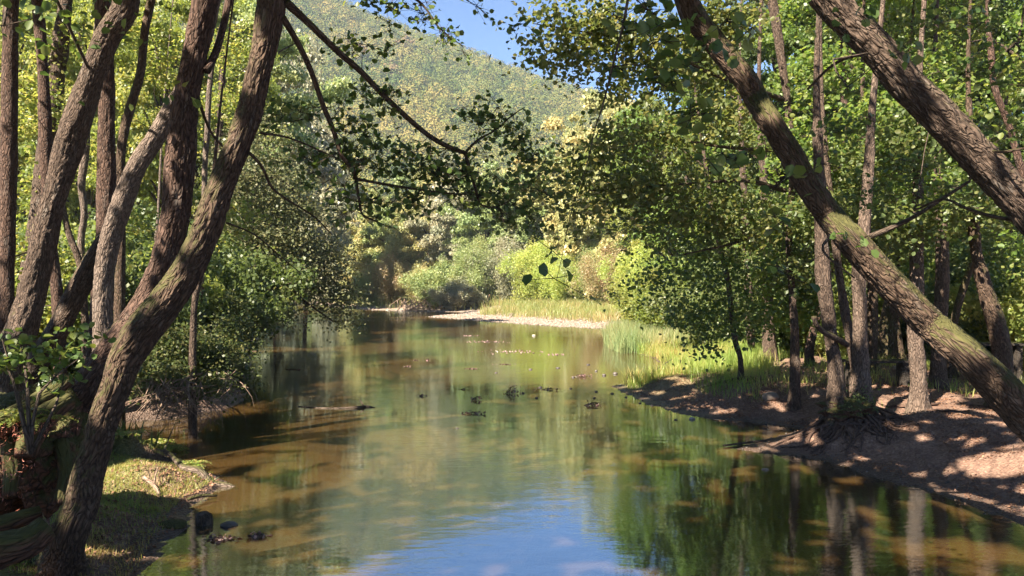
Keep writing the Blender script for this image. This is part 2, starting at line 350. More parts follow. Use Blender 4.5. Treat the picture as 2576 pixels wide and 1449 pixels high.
def catmull(pts, step):
    pts = np.asarray(pts, float); n = len(pts)
    if n < 3:
        m = max(2, int(np.linalg.norm(pts[-1, :3]-pts[0, :3])/step)+1)
        return pts[0]+(pts[-1]-pts[0])*np.linspace(0, 1, m)[:, None]
    q = np.vstack([2*pts[0]-pts[1], pts, 2*pts[-1]-pts[-2]]); out = []
    for i in range(1, n):
        p0, p1, p2, p3 = q[i-1], q[i], q[i+1], q[i+2]
        m = max(1, int(np.linalg.norm(p2[:3]-p1[:3])/step)); t = (np.arange(m)/m)[:, None]
        out.append(.5*((2*p1)+(-p0+p2)*t+(2*p0-5*p1+4*p2-p3)*t*t+(-p0+3*p1-3*p2+p3)*t**3))
    out.append(pts[-1:]); return np.vstack(out)
class Tubes:
    def __init__(s): s.V, s.Q, s.T, s.B, s.n = [], [], [], [], 0
    def add(s, pts, step=.1, seg=10, rough=0.0, seed=0, flare=0, ext=0.0):
        """pts rows x,y,z,r"""
        p = catmull(pts, step); c, rr = p[:, :3], np.maximum(p[:, 3], .0012); m = len(c)
        tg = norm(np.gradient(c, axis=0)); ref = np.array([0, 0, 1.]) if abs(tg[0, 2]) < .8 else np.array([1., 0, 0])
        u = np.cross(tg[0], ref); u /= np.linalg.norm(u); us = []
        for k in range(m):
            u = u-tg[k]*np.dot(u, tg[k]); u /= np.linalg.norm(u); us.append(u.copy())
        us = np.array(us); vs = np.cross(tg, us)
        L = np.concatenate([[0], np.cumsum(np.linalg.norm(np.diff(c, axis=0), axis=1))])
        th = np.linspace(0, 2*math.pi, seg, endpoint=False); ct, st = np.cos(th), np.sin(th)
        bk = np.stack([np.outer(rr, ct), np.outer(rr, st), np.repeat((L*.27)[:, None], seg, 1)], 2)
        R = np.repeat(rr[:, None], seg, 1)
        if rough > 0:
            q = bk.reshape(-1, 3)+seed*3.7
            nn = (fbm(q*np.array([9, 9, 6])/1.0, seed, 3)-.5).reshape(m, seg)
            n2 = (np.abs(fbm(q*np.array([48, 48, 30]), seed+9, 3)-.5)*2).reshape(m, seg)
            n3 = (fbm(q*np.array([3, 3, 4]), seed+5, 2)-.5).reshape(m, seg)
            R = R*(1+.5*n3*rough)+rough*(nn*.036+np.minimum(n2, .3)*.034)*np.minimum(1, R/.08)
        if flare:                                        # buttressed foot
            k = np.exp(-L/flare)[:, None]; R = R*(1+k*(.55+.35*np.cos(th*5+seed)[None, :]))
        V = c[:, None, :]+us[:, None, :]*(R*ct)[:, :, None]+vs[:, None, :]*(R*st)[:, :, None]
        i = (np.arange(m-1)*seg)[:, None]; j = np.arange(seg)[None, :]; j2 = (j+1) % seg
        Q = np.stack([i+j, i+j2, i+seg+j2, i+seg+j], 2).reshape(-1, 4)+s.n
        s.V += [V.reshape(-1, 3), c[:1], c[-1:]]; s.B += [bk.reshape(-1, 3), c[:1]*0, c[-1:]*0]; e0 = s.n+m*seg
        jj = np.arange(seg); s.T.append(np.c_[(jj+1) % seg+s.n, jj+s.n, np.full(seg, e0)])
        s.T.append(np.c_[jj+s.n+(m-1)*seg, (jj+1) % seg+s.n+(m-1)*seg, np.full(seg, e0+1)])
        s.Q.append(Q); s.n += m*seg+2
    def mesh(s, name):
        return mesh_from(name, np.vstack(s.V), np.vstack(s.Q), np.vstack(s.T), smooth=True, attrs={'bk': ('POINT', np.vstack(s.B))})

def blob_points(blobs, per, r, leaf, spread=5.0, flat=.45, tilt=.35):
    """blobs: px,py,d,rx,ry,n leaves (photo units) -> leaf centres grouped in sprays + spray centres"""
    out, cen = [], []
    for px, py, d, rx, ry, n in blobs:
        c = P(px, py, d); ax = np.array([rx*d/F, max(rx, ry)*.75*d/F, ry*d/F])
        m = max(1, int(n/per))
        u = norm(r.normal(size=(m, 3)))*(r.uniform(0, 1, m)**.42)[:, None]; s = c+u*ax
        cen.append(s)
        dirs = r.uniform(0, 2*math.pi, m); R = leaf*spread
        k = r.normal(size=(m, per, 3))*np.array([R*.62, R*.62, R*.62*flat])
        tx, ty = r.normal(0, tilt, m), r.normal(0, tilt, m)
        k[:, :, 2] += k[:, :, 0]*tx[:, None]+k[:, :, 1]*ty[:, None]-.25*np.abs(k[:, :, 0])
        out.append((s[:, None, :]+k).reshape(-1, 3))
    return np.vstack(out), np.vstack(cen)
def attach(tb, lines, cens, r, rad=.006, sag=.08, seg=4, frac=1.0, step=.25):
    """twigs from the nearest wood to each spray"""
    w_ = np.vstack([catmull(l, .15) for l in lines]); cens = np.asarray(cens)
    cens = cens[r.uniform(size=len(cens)) <= frac]
    if not len(cens): return
    best = np.array([np.min(((w_[:, :3]-c)**2).sum(1)) for c in cens]); nodes = w_.copy()
    for c in cens[np.argsort(best)]:                    # grow outwards: each twig leaves the nearest wood or earlier twig
        d2 = ((nodes[:, :3]-c)**2).sum(1)+np.where(nodes[:, 3] < .004, .02, 0); a = nodes[int(np.argmin(d2))]
        D = np.linalg.norm(c-a[:3]); m = (a[:3]+c)/2+r.normal(0, .13*D, 3)+np.array([0, 0, sag*D])
        ra = max(.0016, min(a[3]*.75, rad*(.5+D*.9))); tb.add([(*a[:3], ra), (*m, ra*.75), (*c, ra*.5)], step=step, seg=seg)
        nodes = np.vstack([nodes, [(*m, ra*.75), (*c, ra*.5)]])

# ------------------------------------------------------------------ sun flecks: gaps cut into the canopy to place light on the near banks
def lit_wanted(C):
    """probability that a canopy leaf is missing, from where its shadow falls on the ground"""
    k = (C[:, 2]-.2)/math.tan(SUN_EL); g = C[:, :2]+k[:, None]*SH
    n = fbm(g*3.3+50, 71, 3); n2 = fbm(g*.5+9, 77, 2)
    x, y = g[:, 0], g[:, 1]
    thr = np.full(len(C), .60)
    right = (x > 2.6) & (y > 5); thr = np.where(right, .60, thr)
    thr = np.where((x > 4.6) & (y > 5) & (y < 10), .575, thr)
    thr = np.where((x < -1) & (y > 8.3), .53, thr)
    thr = np.where((x > -1) & (x < 3) & (y < 9), .66, thr)
    thr = thr-(n2-.5)*.25
    keepout = np.zeros(len(C), bool)
    for cx, cy, rx, ry in LIT: keepout |= ((x-cx)/rx)**2+((y-cy)/ry)**2 < 1+(n-.5)*2.2
    keepout |= (x < -5.5) & (y > 15.5+(n-.5)*4)
    keepout |= (y > 16.5+(n-.5)*5) & (x > -4.5) & (x < 5.5)
    return (n > thr) | keepout
LIT = [(-3.6, 7.9, .95, .85), (-2.2, 8.6, .6, .25), (-4.5, 11.8, 1.6, .35), (-3.2, 10.2, 1.2, .25), (5.9, 11.8, 1.1, .7), (5.6, 8.4, .9, .5)]
LIT3 = [(520, 570, 5.3, .28), (600, 380, 5.3, .22), (655, 190, 5.3, .22), (440, 730, 5.3, .22), (330, 880, 5.3, .15), (215, 1330, 5.3, .10), (110, 600, 8.7, .3), (150, 430, 8.7, .34), (215, 250, 8.7, .25), (280, 60, 8.7, .25), (75, 760, 8.7, .2),
        (455, 450, 6.3, .2), (445, 620, 6.3, .15), (500, 90, 6.3, .18), (275, 590, 9.0, .28), (258, 700, 9.0, .22), (1850, 190, 6.6, .18), (1960, 350, 6.5, .2), (2130, 600, 6.3, .25), (2230, 700, 6.2, .28), (2350, 840, 6.1, .25), (2460, 930, 6, .15),
        (2150, 70, 5.2, .2), (2240, 170, 5.2, .2), (2460, 400, 5.2, .22), (2160, 760, 10.4, .45), (2095, 930, 10.4, .3), (2306, 850, 11.4, .5), (2300, 700, 11.4, .3), (2475, 730, 11.2, .3), (2235, 820, 15.5, .4), (60, 1130, 5.8, .3), (20, 1200, 5.6, .2)]
def in_frame(C, m=20):
    d = np.maximum(C[:, 1], .01); px = CX+C[:, 0]/d*F; py = HY-(C[:, 2]-CAMZ)/d*F
    return (C[:, 1] > .2) & (px > -m) & (px < 2576+m) & (py > -m) & (py < 1449+m), px, py
def over_crown(c, ax, n, r, leaf=.10, keep_px=None):
    """leaf centres of a crown over the near banks"""
    m = int(n/40); u = norm(r.normal(size=(m, 3)))*(r.uniform(0, 1, m)**.4)[:, None]; s = np.array(c)+u*np.array(ax)
    k = r.normal(size=(m, 40, 3))*np.array([.32, .32, .12]); C = (s[:, None, :]+k).reshape(-1, 3)
    C = C[~lit_wanted(C)]
    S = TOSUN/np.linalg.norm(TOSUN)
    for px_, py_, d_, r_ in LIT3:                         # leaves cut away so the sun reaches chosen trunk spots
        v = C-P(px_, py_, d_); t_ = v@S; q = np.linalg.norm(v-t_[:, None]*S, axis=1); q += (vnoise(C*2.3, 4)-.5)*.35
        C = C[~((t_ > 0) & (q < r_))]
    f, px, py = in_frame(C)
    ok = ~f | ((px < 620) & (py < 60)) | ((px > 1560) & (py < 90))
    return C[ok]

# ------------------------------------------------------------------ near trees
def near_tree(name, label, pts, mat, d, base=None, crown=None, limbs=(), blobs=(), leaf=.055, leafm=None, per=22, rough=1.0, flare=0, seg=40,
              roots=(), group=None, step=.03, shape='fold', sub=None, fore=None, ncrown=0, seed=1, spread=5.0, extra=None, twf=.6, up=.9, stub=False, stalks=False):
    r = np.random.default_rng(seed)
    dd = d if hasattr(d, '__len__') else [d]*len(pts)
    if pts[0][1] > 0 and not stub:                                        # carry the stem on up into the leaves
        (x0, y0, w0), (x1, y1, _) = pts[0], pts[1]; q = (x0-x1)/(y1-y0)
        k = max(1, (y0+60)/2); q = max(-.35, min(.35, q)); pts = [(x0+q*k*1.2+9, -60, w0*.30), (x0+q*k*.7-4, y0-k, w0*.55)]+list(pts); dd = [dd[0]]*2+list(dd)
    L = [(*P(x, y, k), .79*w_*k/F/2) for (x, y, w_), k in zip(pts, dd)]       # from the top down
    L = L[::-1]
    if base is not None: L = [(*base, L[0][3]*1.25)] + L
    b = L[0]; root = thing(name, label, 'tree', (b[0], b[1], b[2]), group)
    tb = Tubes(); tb.add(L, step=step, seg=seg, rough=rough, seed=seed, flare=flare)
    top = L[-1]
    lines = [L]
    if extra:
        lines.append([top]+list(extra)); tb.add([top]+list(extra), step=.15, seg=14, rough=rough*.5, seed=seed)
    if crown is not None:                     # limbs spreading into the crown above the frame
        cc, ax = crown; tp = lines[-1][-1]
        for k in range(7):
            e = np.array(cc)+norm(r.normal(size=(1, 3)))[0]*np.array(ax)*.75
            f_, ex, ey = in_frame(e[None]); mid = (np.array(tp[:3])+e)/2+r.normal(0, .3, 3)+np.array([0, 0, .5])
            if f_[0] or in_frame(mid[None])[0][0]: continue
            l = [(*tp[:3], tp[3]*.6), (*mid, tp[3]*.4), (*e, .015)]; tb.add(l, step=.2, seg=8); lines.append(l)
    tr = obj('trunk', tb.mesh('trunk'), mat, root)
    for lm in limbs:
        l = [(*P(x, y, k), w_*k/F/2) for x, y, w_, k in lm]; t2 = Tubes(); t2.add(l, step=.05, seg=12, rough=.5, seed=seed+3); lines.append(l)
        obj('limb', t2.mesh('limb'), mat if sub is None else sub, root)
    if roots:
        for rt in roots:
            t2 = Tubes(); t2.add(rt, step=.05, seg=9, rough=.7, seed=seed+int(rt[1][0]*13) % 7); obj('root', t2.mesh('root'), B_ROOT, root)
    Cs = []
    if blobs:
        C, cen = blob_points(blobs, per, r, leaf, spread); Cs.append(C)
        t3 = Tubes(); attach(t3, lines, cen, r, frac=twf)
        if stalks:
            for c_, l_ in zip(np.repeat(cen, per, 0), C): t3.add([(*c_, .0022), (*l_, .0012)], step=5, seg=3)
        if t3.n: obj('twigs', t3.mesh('twigs'), B_TWIG, root)['kind'] = 'stuff'
        obj('foliage', leaf_mesh('foliage', C, leaf, r, up=up, shape=shape, asp=.85, droop=.4), leafm or L_NEAR, root)
    if crown is not None and ncrown:
        C = over_crown(crown[0], crown[1], ncrown, r)
        obj('crown', leaf_mesh('crown', C, .115, r, up=1.6), leafm or L_NEAR, root)
    return root
def root_lines(b, n, r, length=.9, rad=.035, a0=0, a1=2*math.pi, lift=.12):
    out = []
    for k in range(n):
        a = a0+(a1-a0)*(k+r.uniform(.1, .9))/n; l = [(b[0], b[1], Hs(b[0], b[1])+lift, rad)]; x, y = b[0], b[1]
        m = 8
        for j in range(1, m):
            a += r.normal(0, .45); x += math.cos(a)*length/m*r.uniform(.7, 1.3); y += math.sin(a)*length/m*r.uniform(.7, 1.3)
            l.append((x, y, max(Hs(x, y), -.05)+lift*(1-j/m)**2*.9+rad*.15*(1 if j % 2 else .0), rad*(1-j/m)**.8+.004))
        out.append(l)
    return out
R_ = np.random.default_rng(3)

# ---- left group
gA = ground_pt(20, 1080)
b1 = ground_pt(145, 1425)
near_tree('alder_tree', 'curving foreground trunk from the lower left corner, with two arching branches over the river', 
    [(690, -8, 78), (675, 100, 78), (652, 200, 74), (628, 300, 76), (588, 400, 76), (547, 500, 78), (507, 600, 76), (462, 700, 84), (395, 790, 92), (350, 845, 92), (312, 910, 84),
     (290, 975, 76), (265, 1040, 78), (240, 1125, 78), (215, 1200, 86), (198, 1275, 90), (165, 1360, 92)], B_MOSS, 5.3, base=b1-[0, 0, .12], flare=.22, seg=96, step=.016, rough=1.35,
    extra=[(-1.2, 5.2, 5.2, .09), (-.6, 5.0, 6.6, .07)], crown=((-.3, 4.6, 7.8), (2.4, 2.4, 1.8)), ncrown=26000,
    limbs=[[(722, 8, 22, 5.3), (780, 62, 17, 5.5), (850, 130, 15, 5.7), (910, 182, 14, 5.9), (960, 235, 13, 6.0), (1020, 292, 12, 6.1), (1080, 342, 11, 6.2), (1130, 370, 11, 6.3), (1170, 385, 10, 6.3)],
           [(1170, 385, 9, 6.3), (1183, 430, 8, 6.35), (1196, 475, 7, 6.4), (1212, 516, 5, 6.4), (1250, 520, 3, 6.4), (1290, 500, 2, 6.5)],
           [(1170, 385, 7, 6.3), (1200, 354, 6, 6.4), (1245, 328, 4, 6.5), (1292, 288, 3, 6.6), (1320, 270, 2, 6.6)],
           [(712, 45, 17, 5.3), (745, 100, 14, 5.5), (775, 160, 13, 5.6), (796, 215, 12, 5.7), (815, 270, 12, 5.8), (840, 330, 11, 5.85), (860, 393, 11, 5.9), (888, 425, 10, 5.95), (895, 450, 9, 6)],
           [(895, 450, 8, 6), (905, 510, 7, 6), (912, 540, 5, 6.05), (945, 556, 4, 6.1), (978, 572, 2, 6.1)],
           [(895, 450, 8, 6), (960, 462, 7, 6.1), (1060, 478, 5, 6.3), (1150, 488, 4, 6.4), (1230, 492, 3, 6.5)],
           [(628, 385, 8, 5.3), (660, 420, 7, 5.4), (683, 470, 6, 5.6), (720, 500, 5, 5.8), (790, 545, 4, 6.1), (835, 590, 2, 6.3)],
           [(655, 335, 7, 5.3), (720, 345, 5, 5.5), (790, 372, 4, 5.7), (850, 400, 3, 5.9)],
           [(720, -60, 16, 5.3), (850, -90, 13, 6.0), (980, -40, 10, 6.8), (1060, 10, 6, 7.0), (1105, 70, 4, 7.0), (1165, 118, 2, 7.0)], [(980, -40, 8, 6.8), (1100, -50, 6, 7), (1180, 5, 3, 7)],
           [(570, 560, 5, 5.3), (640, 590, 4, 5.6), (700, 640, 3, 6.0), (760, 690, 2, 6.3)]],
    blobs=[(760, 420, 6.2, 90, 70, 89), (1380, 470, 6.8, 70, 50, 67), (1150, 400, 6.4, 90, 30, 67), (700, 300, 6.0, 60, 70, 57), (1310, 560, 6.6, 60, 20, 33), (950, 235, 6.0, 70, 55, 101), (905, 110, 5.9, 60, 45, 54), (975, 90, 6.0, 45, 40, 38), (800, 290, 5.9, 90, 60, 67), (870, 330, 6, 70, 60, 78), (890, 385, 6, 110, 45, 146),
           (1000, 405, 6.2, 130, 45, 186), (1110, 445, 6.4, 120, 40, 186), (1210, 480, 6.5, 110, 42, 186), (1270, 525, 6.5, 80, 34, 127), (1215, 290, 6.5, 65, 42, 90), (1285, 320, 6.6, 70, 60, 107),
           (1330, 400, 6.6, 60, 55, 88), (960, 520, 6.1, 80, 30, 88), (850, 500, 6.0, 70, 40, 67), (1000, 475, 6.2, 100, 28, 88), (1070, 20, 7.0, 34, 36, 49), (960, 5, 6.8, 80, 16, 64), (1120, 82, 7.0, 42, 26, 54),
           (1180, 12, 7.0, 26, 10, 17), (1170, 120, 7.0, 26, 8, 10)],
    leaf=.052, per=8, spread=2.8, twf=1.0, stalks=True, seed=11)
b2 = ground_pt(120, 1165)
near_tree('alder_tree', 'dark upright trunk just behind the curving foreground trunk, rising from the mossy root mound', [(518, -8, 68), (500, 100, 68), (482, 200, 68), (466, 300, 66), (455, 400, 68), (447, 500, 69), (430, 600, 70),
     (402, 700, 74), (350, 790, 80), (300, 860, 86), (240, 950, 92), (175, 1040, 105)], B_RED, 6.3, base=P(110, 1160, 6.2), seg=72, step=.02, rough=1.35, extra=[(-2.1, 6.2, 6.0, .08)],
    crown=((-2.6, 6.0, 8.4), (2.4, 2.6, 1.9)), ncrown=26000, limbs=[[(520, 180, 20, 6.3), (545, 130, 18, 6.4), (562, 70, 17, 6.5), (580, -10, 16, 6.6)], [(500, 250, 8, 6.3), (530, 330, 6, 6.6), (575, 385, 4, 6.9)]],
    blobs=[(455, 235, 5.9, 26, 14, 10)], leaf=.07, per=5, leafm=L_LEFT, seed=12)
near_tree('alder_tree', 'thick sunlit trunk at far left, leaning right and lit along its left edge', [(322, -8, 64), (312, 30, 65), (268, 100, 66), (235, 195, 66), (197, 300, 76), (163, 400, 78), (131, 500, 70), (110, 600, 78), (85, 725, 84), (55, 825, 98), (20, 925, 108)],
    B_GREY, 8.7, base=(-5.75, 8.7, .0), seg=80, step=.02, rough=1.3, extra=[(-4.1, 8.6, 6.6, .12), (-3.9, 8.4, 7.6, .06)], crown=((-4.6, 7.4, 8.9), (2.6, 2.6, 1.9)), ncrown=26000,
    blobs=[(180, 22, 5.6, 130, 26, 70), (60, 60, 5.6, 70, 30, 36)], leaf=.07, per=8, seed=13)
near_tree('alder_tree', 'straight dark trunk standing just right of the thick sunlit trunk', [(262, -8, 44), (266, 100, 46), (270, 250, 47), (269, 400, 48), (268, 520, 50), (262, 640, 52), (255, 760, 56), (248, 900, 60)], B_RED, 9.6,
    base=(-5.2, 9.6, .1), seg=56, step=.03, extra=[(-5.1, 9.6, 7.0, .08)], crown=((-6.2, 9.4, 8.8), (2.3, 2.4, 2.0)), ncrown=20000, seed=14)
near_tree('alder_tree', 'slanting trunk with one sunlit bend, crossing behind the dark upright trunk', [(545, -8, 30), (520, 90, 40), (470, 215, 48), (432, 275, 52), (390, 350, 55), (342, 430, 56), (308, 510, 58), (280, 590, 58), (263, 680, 56), (257, 770, 56), (258, 850, 58), (252, 930, 62)],
    B_PALE, 9.0, base=(-4.9, 9.0, .0), seg=60, step=.025, extra=[(-3.3, 9.0, 6.6, .05)], crown=((-3.3, 8.6, 8.2), (1.6, 1.8, 1.6)), ncrown=9000, seed=15)
near_tree('alder_tree', 'dark stem leaning left from the bend of the slanting trunk', [(318, 500, 44), (296, 552, 54), (245, 645, 58), (190, 740, 60), (135, 850, 64), (60, 970, 70)], B_GREY, 9.2, stub=True, base=(-6.1, 9.2, .1), seg=56, step=.03, seed=16)
LB = [[(70, 250, 60, 90, 420), (40, 640, 60, 60, 300)], [(150, 120, 60, 70, 360), (170, 300, 50, 50, 240), (80, 480, 50, 40, 200)], [(400, 160, 60, 70, 420), (330, 60, 60, 40, 240), (420, 330, 50, 50, 260), (350, 560, 50, 40, 240)],
      [(590, 120, 60, 70, 600), (570, 270, 50, 60, 400)], [(200, 400, 40, 60, 260)], [(600, 560, 60, 60, 300)], [(150, 660, 60, 40, 300), (220, 740, 50, 30, 200)], [(430, 600, 50, 60, 300)]]
for i, (lab, pts, d, m) in enumerate([
    ('shaded trunk touching the left edge of the photo', [(30, -8, 42), (27, 150, 42), (24, 350, 42), (20, 550, 40), (15, 750, 44), (8, 900, 46)], 9.5, B_RED),
    ('slim dark trunk between the left edge and the thick sunlit trunk', [(95, -8, 30), (108, 150, 32), (115, 300, 34), (118, 430, 34), (125, 560, 32), (140, 700, 32), (150, 860, 34)], 10.5, B_RED),
    ('bent slender mossy trunk seen right of the straight dark trunk', [(385, -8, 22), (366, 80, 22), (355, 180, 24), (332, 260, 25), (312, 340, 26), (303, 430, 26), (305, 560, 26), (300, 800, 28)], 11.5, B_MOSS),
    ('thin reddish trunk seen between the upright trunk and the curving foreground trunk', [(580, -8, 14), (545, 120, 14), (528, 220, 15), (522, 330, 15), (516, 430, 15), (512, 600, 15), (500, 850, 16)], 14.5, B_PALE),
    ('pale twisted trunk with flaking bark deep in the left wood', [(222, 330, 14), (214, 400, 22), (206, 470, 20), (212, 540, 20), (204, 620, 20), (215, 800, 24)], 13.5, B_PALE),
    ('slender dark trunk on the bank just right of the curving foreground trunk', [(525, 560, 14), (505, 680, 18), (490, 760, 18), (486, 840, 20), (484, 905, 22)], 11.0, B_GREY),
    ('crooked dark sapling trunk low behind the thick sunlit trunk', [(160, 520, 14), (175, 590, 18), (200, 660, 18), (212, 760, 20), (215, 880, 22)], 12.0, B_GREY),
    ('thin whitish trunk far behind the upright trunk', [(398, 540, 8), (392, 600, 9), (388, 700, 9), (384, 820, 10)], 19.0, B_PALE)]):
    px, py, w_ = pts[-1]; X = (px-CX)/F*d; bz = Hs(X, d)
    tall = pts[0][1] < 0
    near_tree('alder_tree', lab, pts, m, d, base=(X, d, bz-.15), seg=28, step=.06, seed=30+i, rough=.8,
              crown=(((X+.4, d, 8.6), (2.0, 2.0, 2.2)) if tall else None), ncrown=9000 if tall else 0, leafm=L_LEFT, leaf=.06, per=20, spread=5,
              blobs=[(bx, by, d+1.5, rx, ry, int(n_*1.7)) for bx, by, rx, ry, n_ in LB[i]])
# mossy root mound under the left group: a lumpy mass of old roots
def lump(c, ax, seed, n=5, amp=.35, fr=2.2):
    import bmesh
    bm = bmesh.new(); bmesh.ops.create_icosphere(bm, subdivisions=n, radius=1)
    V = np.array([v.co[:] for v in bm.verts]); Fc = np.array([[v.index for v in f.verts] for f in bm.faces]); bm.free()
    k = 1+amp*2*(fbm(V*fr+seed*5, seed, 4)-.5); V = V*k[:, None]*np.array(ax)
    return V+np.array(c), Fc
def lump_mesh(name, c, ax, seed, **k):
    V, Fc = lump(c, ax, seed, **k); return mesh_from(name, V, None, Fc, smooth=True, attrs={'bk': ('POINT', V*.7)})
mb = P(75, 1150, 5.9); rt = thing('root_mound', 'big mossy mound of tangled roots with rusty litter at the left edge, hollow underneath', 'root mound', (mb[0], mb[1], Hs(mb[0], mb[1])))
Vs, Fs, o = [], [], 0
for c, ax, s_ in [(P(60, 1120, 6.0), (.34, .45, .30), 1), (P(-30, 1180, 6.0), (.35, .5, .42), 2), (P(140, 1080, 6.2), (.26, .3, .34), 3), (P(10, 1060, 6.4), (.5, .5, .22), 4), (P(120, 1180, 6.0), (.2, .3, .30), 6)]:
    V, Fc = lump(c, ax, s_, amp=.45, fr=2.6); Vs.append(V); Fs.append(Fc+o); o += len(V)
V = np.vstack(Vs); obj('moss_mass', mesh_from('moss_mass', V, None, np.vstack(Fs), smooth=True, attrs={'bk': ('POINT', V*.7)}), B_MOUND, rt)
for k, l in enumerate([[(170, 955, 44, 6.0), (110, 1000, 50, 5.8), (40, 1050, 56, 5.6), (-40, 1090, 60, 5.4)], [(165, 1010, 36, 5.9), (120, 1040, 44, 5.7), (80, 1090, 46, 5.6), (60, 1150, 36, 5.5)], [(100, 1290, 30, 5.3), (40, 1310, 40, 5.2), (-40, 1330, 46, 5.1)],
                       [(20, 1100, 40, 5.6), (30, 1180, 34, 5.5), (20, 1250, 30, 5.4)], [(120, 1330, 60, 5.0), (60, 1370, 70, 4.9), (-20, 1390, 80, 4.8)], [(150, 1110, 40, 5.9), (165, 1190, 34, 5.8), (150, 1270, 34, 5.7)]]):
    t2 = Tubes(); t2.add([(*P(x, y, d), w_*d/F/2) for x, y, w_, d in l], step=.04, seg=24, rough=1.5, seed=k); obj('root', t2.mesh('root'), B_MOUND, rt)
C = np.vstack([P(75, 1075, 5.55)+R_.normal(size=(500, 3))*[.13, .16, .035], P(20, 1190, 5.4)+R_.normal(size=(200, 3))*[.05, .1, .12]])
obj('needle_litter', leaf_mesh('needle_litter', C, .032, R_, up=.6, asp=.18), leafmat('rusty_litter', (.13, .05, .03), (.19, .08, .05), (.26, .14, .10), trans=.1), rt)['kind'] = 'stuff'

# sapling with round leaves in the lower left
def shrub(name, label, cat, base, blobs, leafm, leaf, per=14, shape='fold', spread=3.2, seed=1, stems=5, up=1.0, group=None, wood=None, asp=.85, hgt=.5):
    r = np.random.default_rng(seed); root = thing(name, label, cat, base, group)
    C, cen = blob_points(blobs, per, r, leaf, spread); tb = Tubes(); lines = []
    for k in range(stems):
        c = cen[r.integers(len(cen))]; l = [(*(np.array(base)+[0, 0, -.05]), .012), (*((np.array(base)+c)/2+r.normal(0, .05, 3)+[0, 0, .1*hgt]), .008), (*c, .003)]; lines.append(l); tb.add(l, step=.12, seg=6)
    attach(tb, lines, cen, r, rad=.004, frac=.7); obj('stems', tb.mesh('stems'), wood or B_TWIG, root)
    obj('foliage', leaf_mesh('foliage', C, leaf, r, up=up, shape=shape, asp=asp), leafm, root); return root
bs = P(75, 1120, 4.4)
shrub('sapling', 'small sapling with round green leaves in front of the trunks at the left edge', 'sapling', bs, [(60, 905, 4.6, 80, 40, 90), (140, 890, 4.6, 60, 40, 60), (120, 950, 4.6, 70, 26, 36), (208, 840, 4.7, 18, 46, 30), (30, 870, 4.6, 40, 30, 40)], L_NEAR, .05, per=5, spread=1.8, seed=5, stems=6)
rf = thing('fern', 'bright little ferns growing out of the mossy root mound', 'fern', P(70, 1075, 5.6))
def fern_mesh(cs, r, n=9, L=.22):
    C, S = [], []
    for c in cs:
        for k in range(n):
            a = r.uniform(0, 6.28); l = L*r.uniform(.6, 1.1)
            for j in range(14):
                f = (j+1)/14; p = np.array(c)+[math.cos(a)*l*f, math.sin(a)*l*f, l*(.7*f-.75*f*f)+.02]
                for s_ in (-1, 1): C.append(p+np.array([-math.sin(a), math.cos(a), 0])*s_*.035*(1-f)*l/.22)
    return leaf_mesh('fronds', np.array(C), .034, r, up=2.2, asp=.45)
obj('fronds', fern_mesh([P(100, 1070, 5.5), P(75, 1062, 5.5), P(45, 1050, 5.4)], R_), L_LEFT, rf)
for i, (px, py, n) in enumerate([(430, 1135, 5), (390, 1120, 6), (475, 1180, 4), (330, 1128, 4)]):
    g = ground_pt(px, py); f = thing('fern', ['feathery fern behind the fallen branch on the left shelf', 'wide fern clump at the back of the sunny left shelf', 'small fern at the waterside right of the fallen branch', 'fern touching the foreground trunk at the back of the shelf'][i], 'fern', g)
    obj('fronds', fern_mesh([g+[R_.normal(0, .07), R_.normal(0, .07), .01] for _ in range(n)], R_, L=.2), L_GRASS, f)

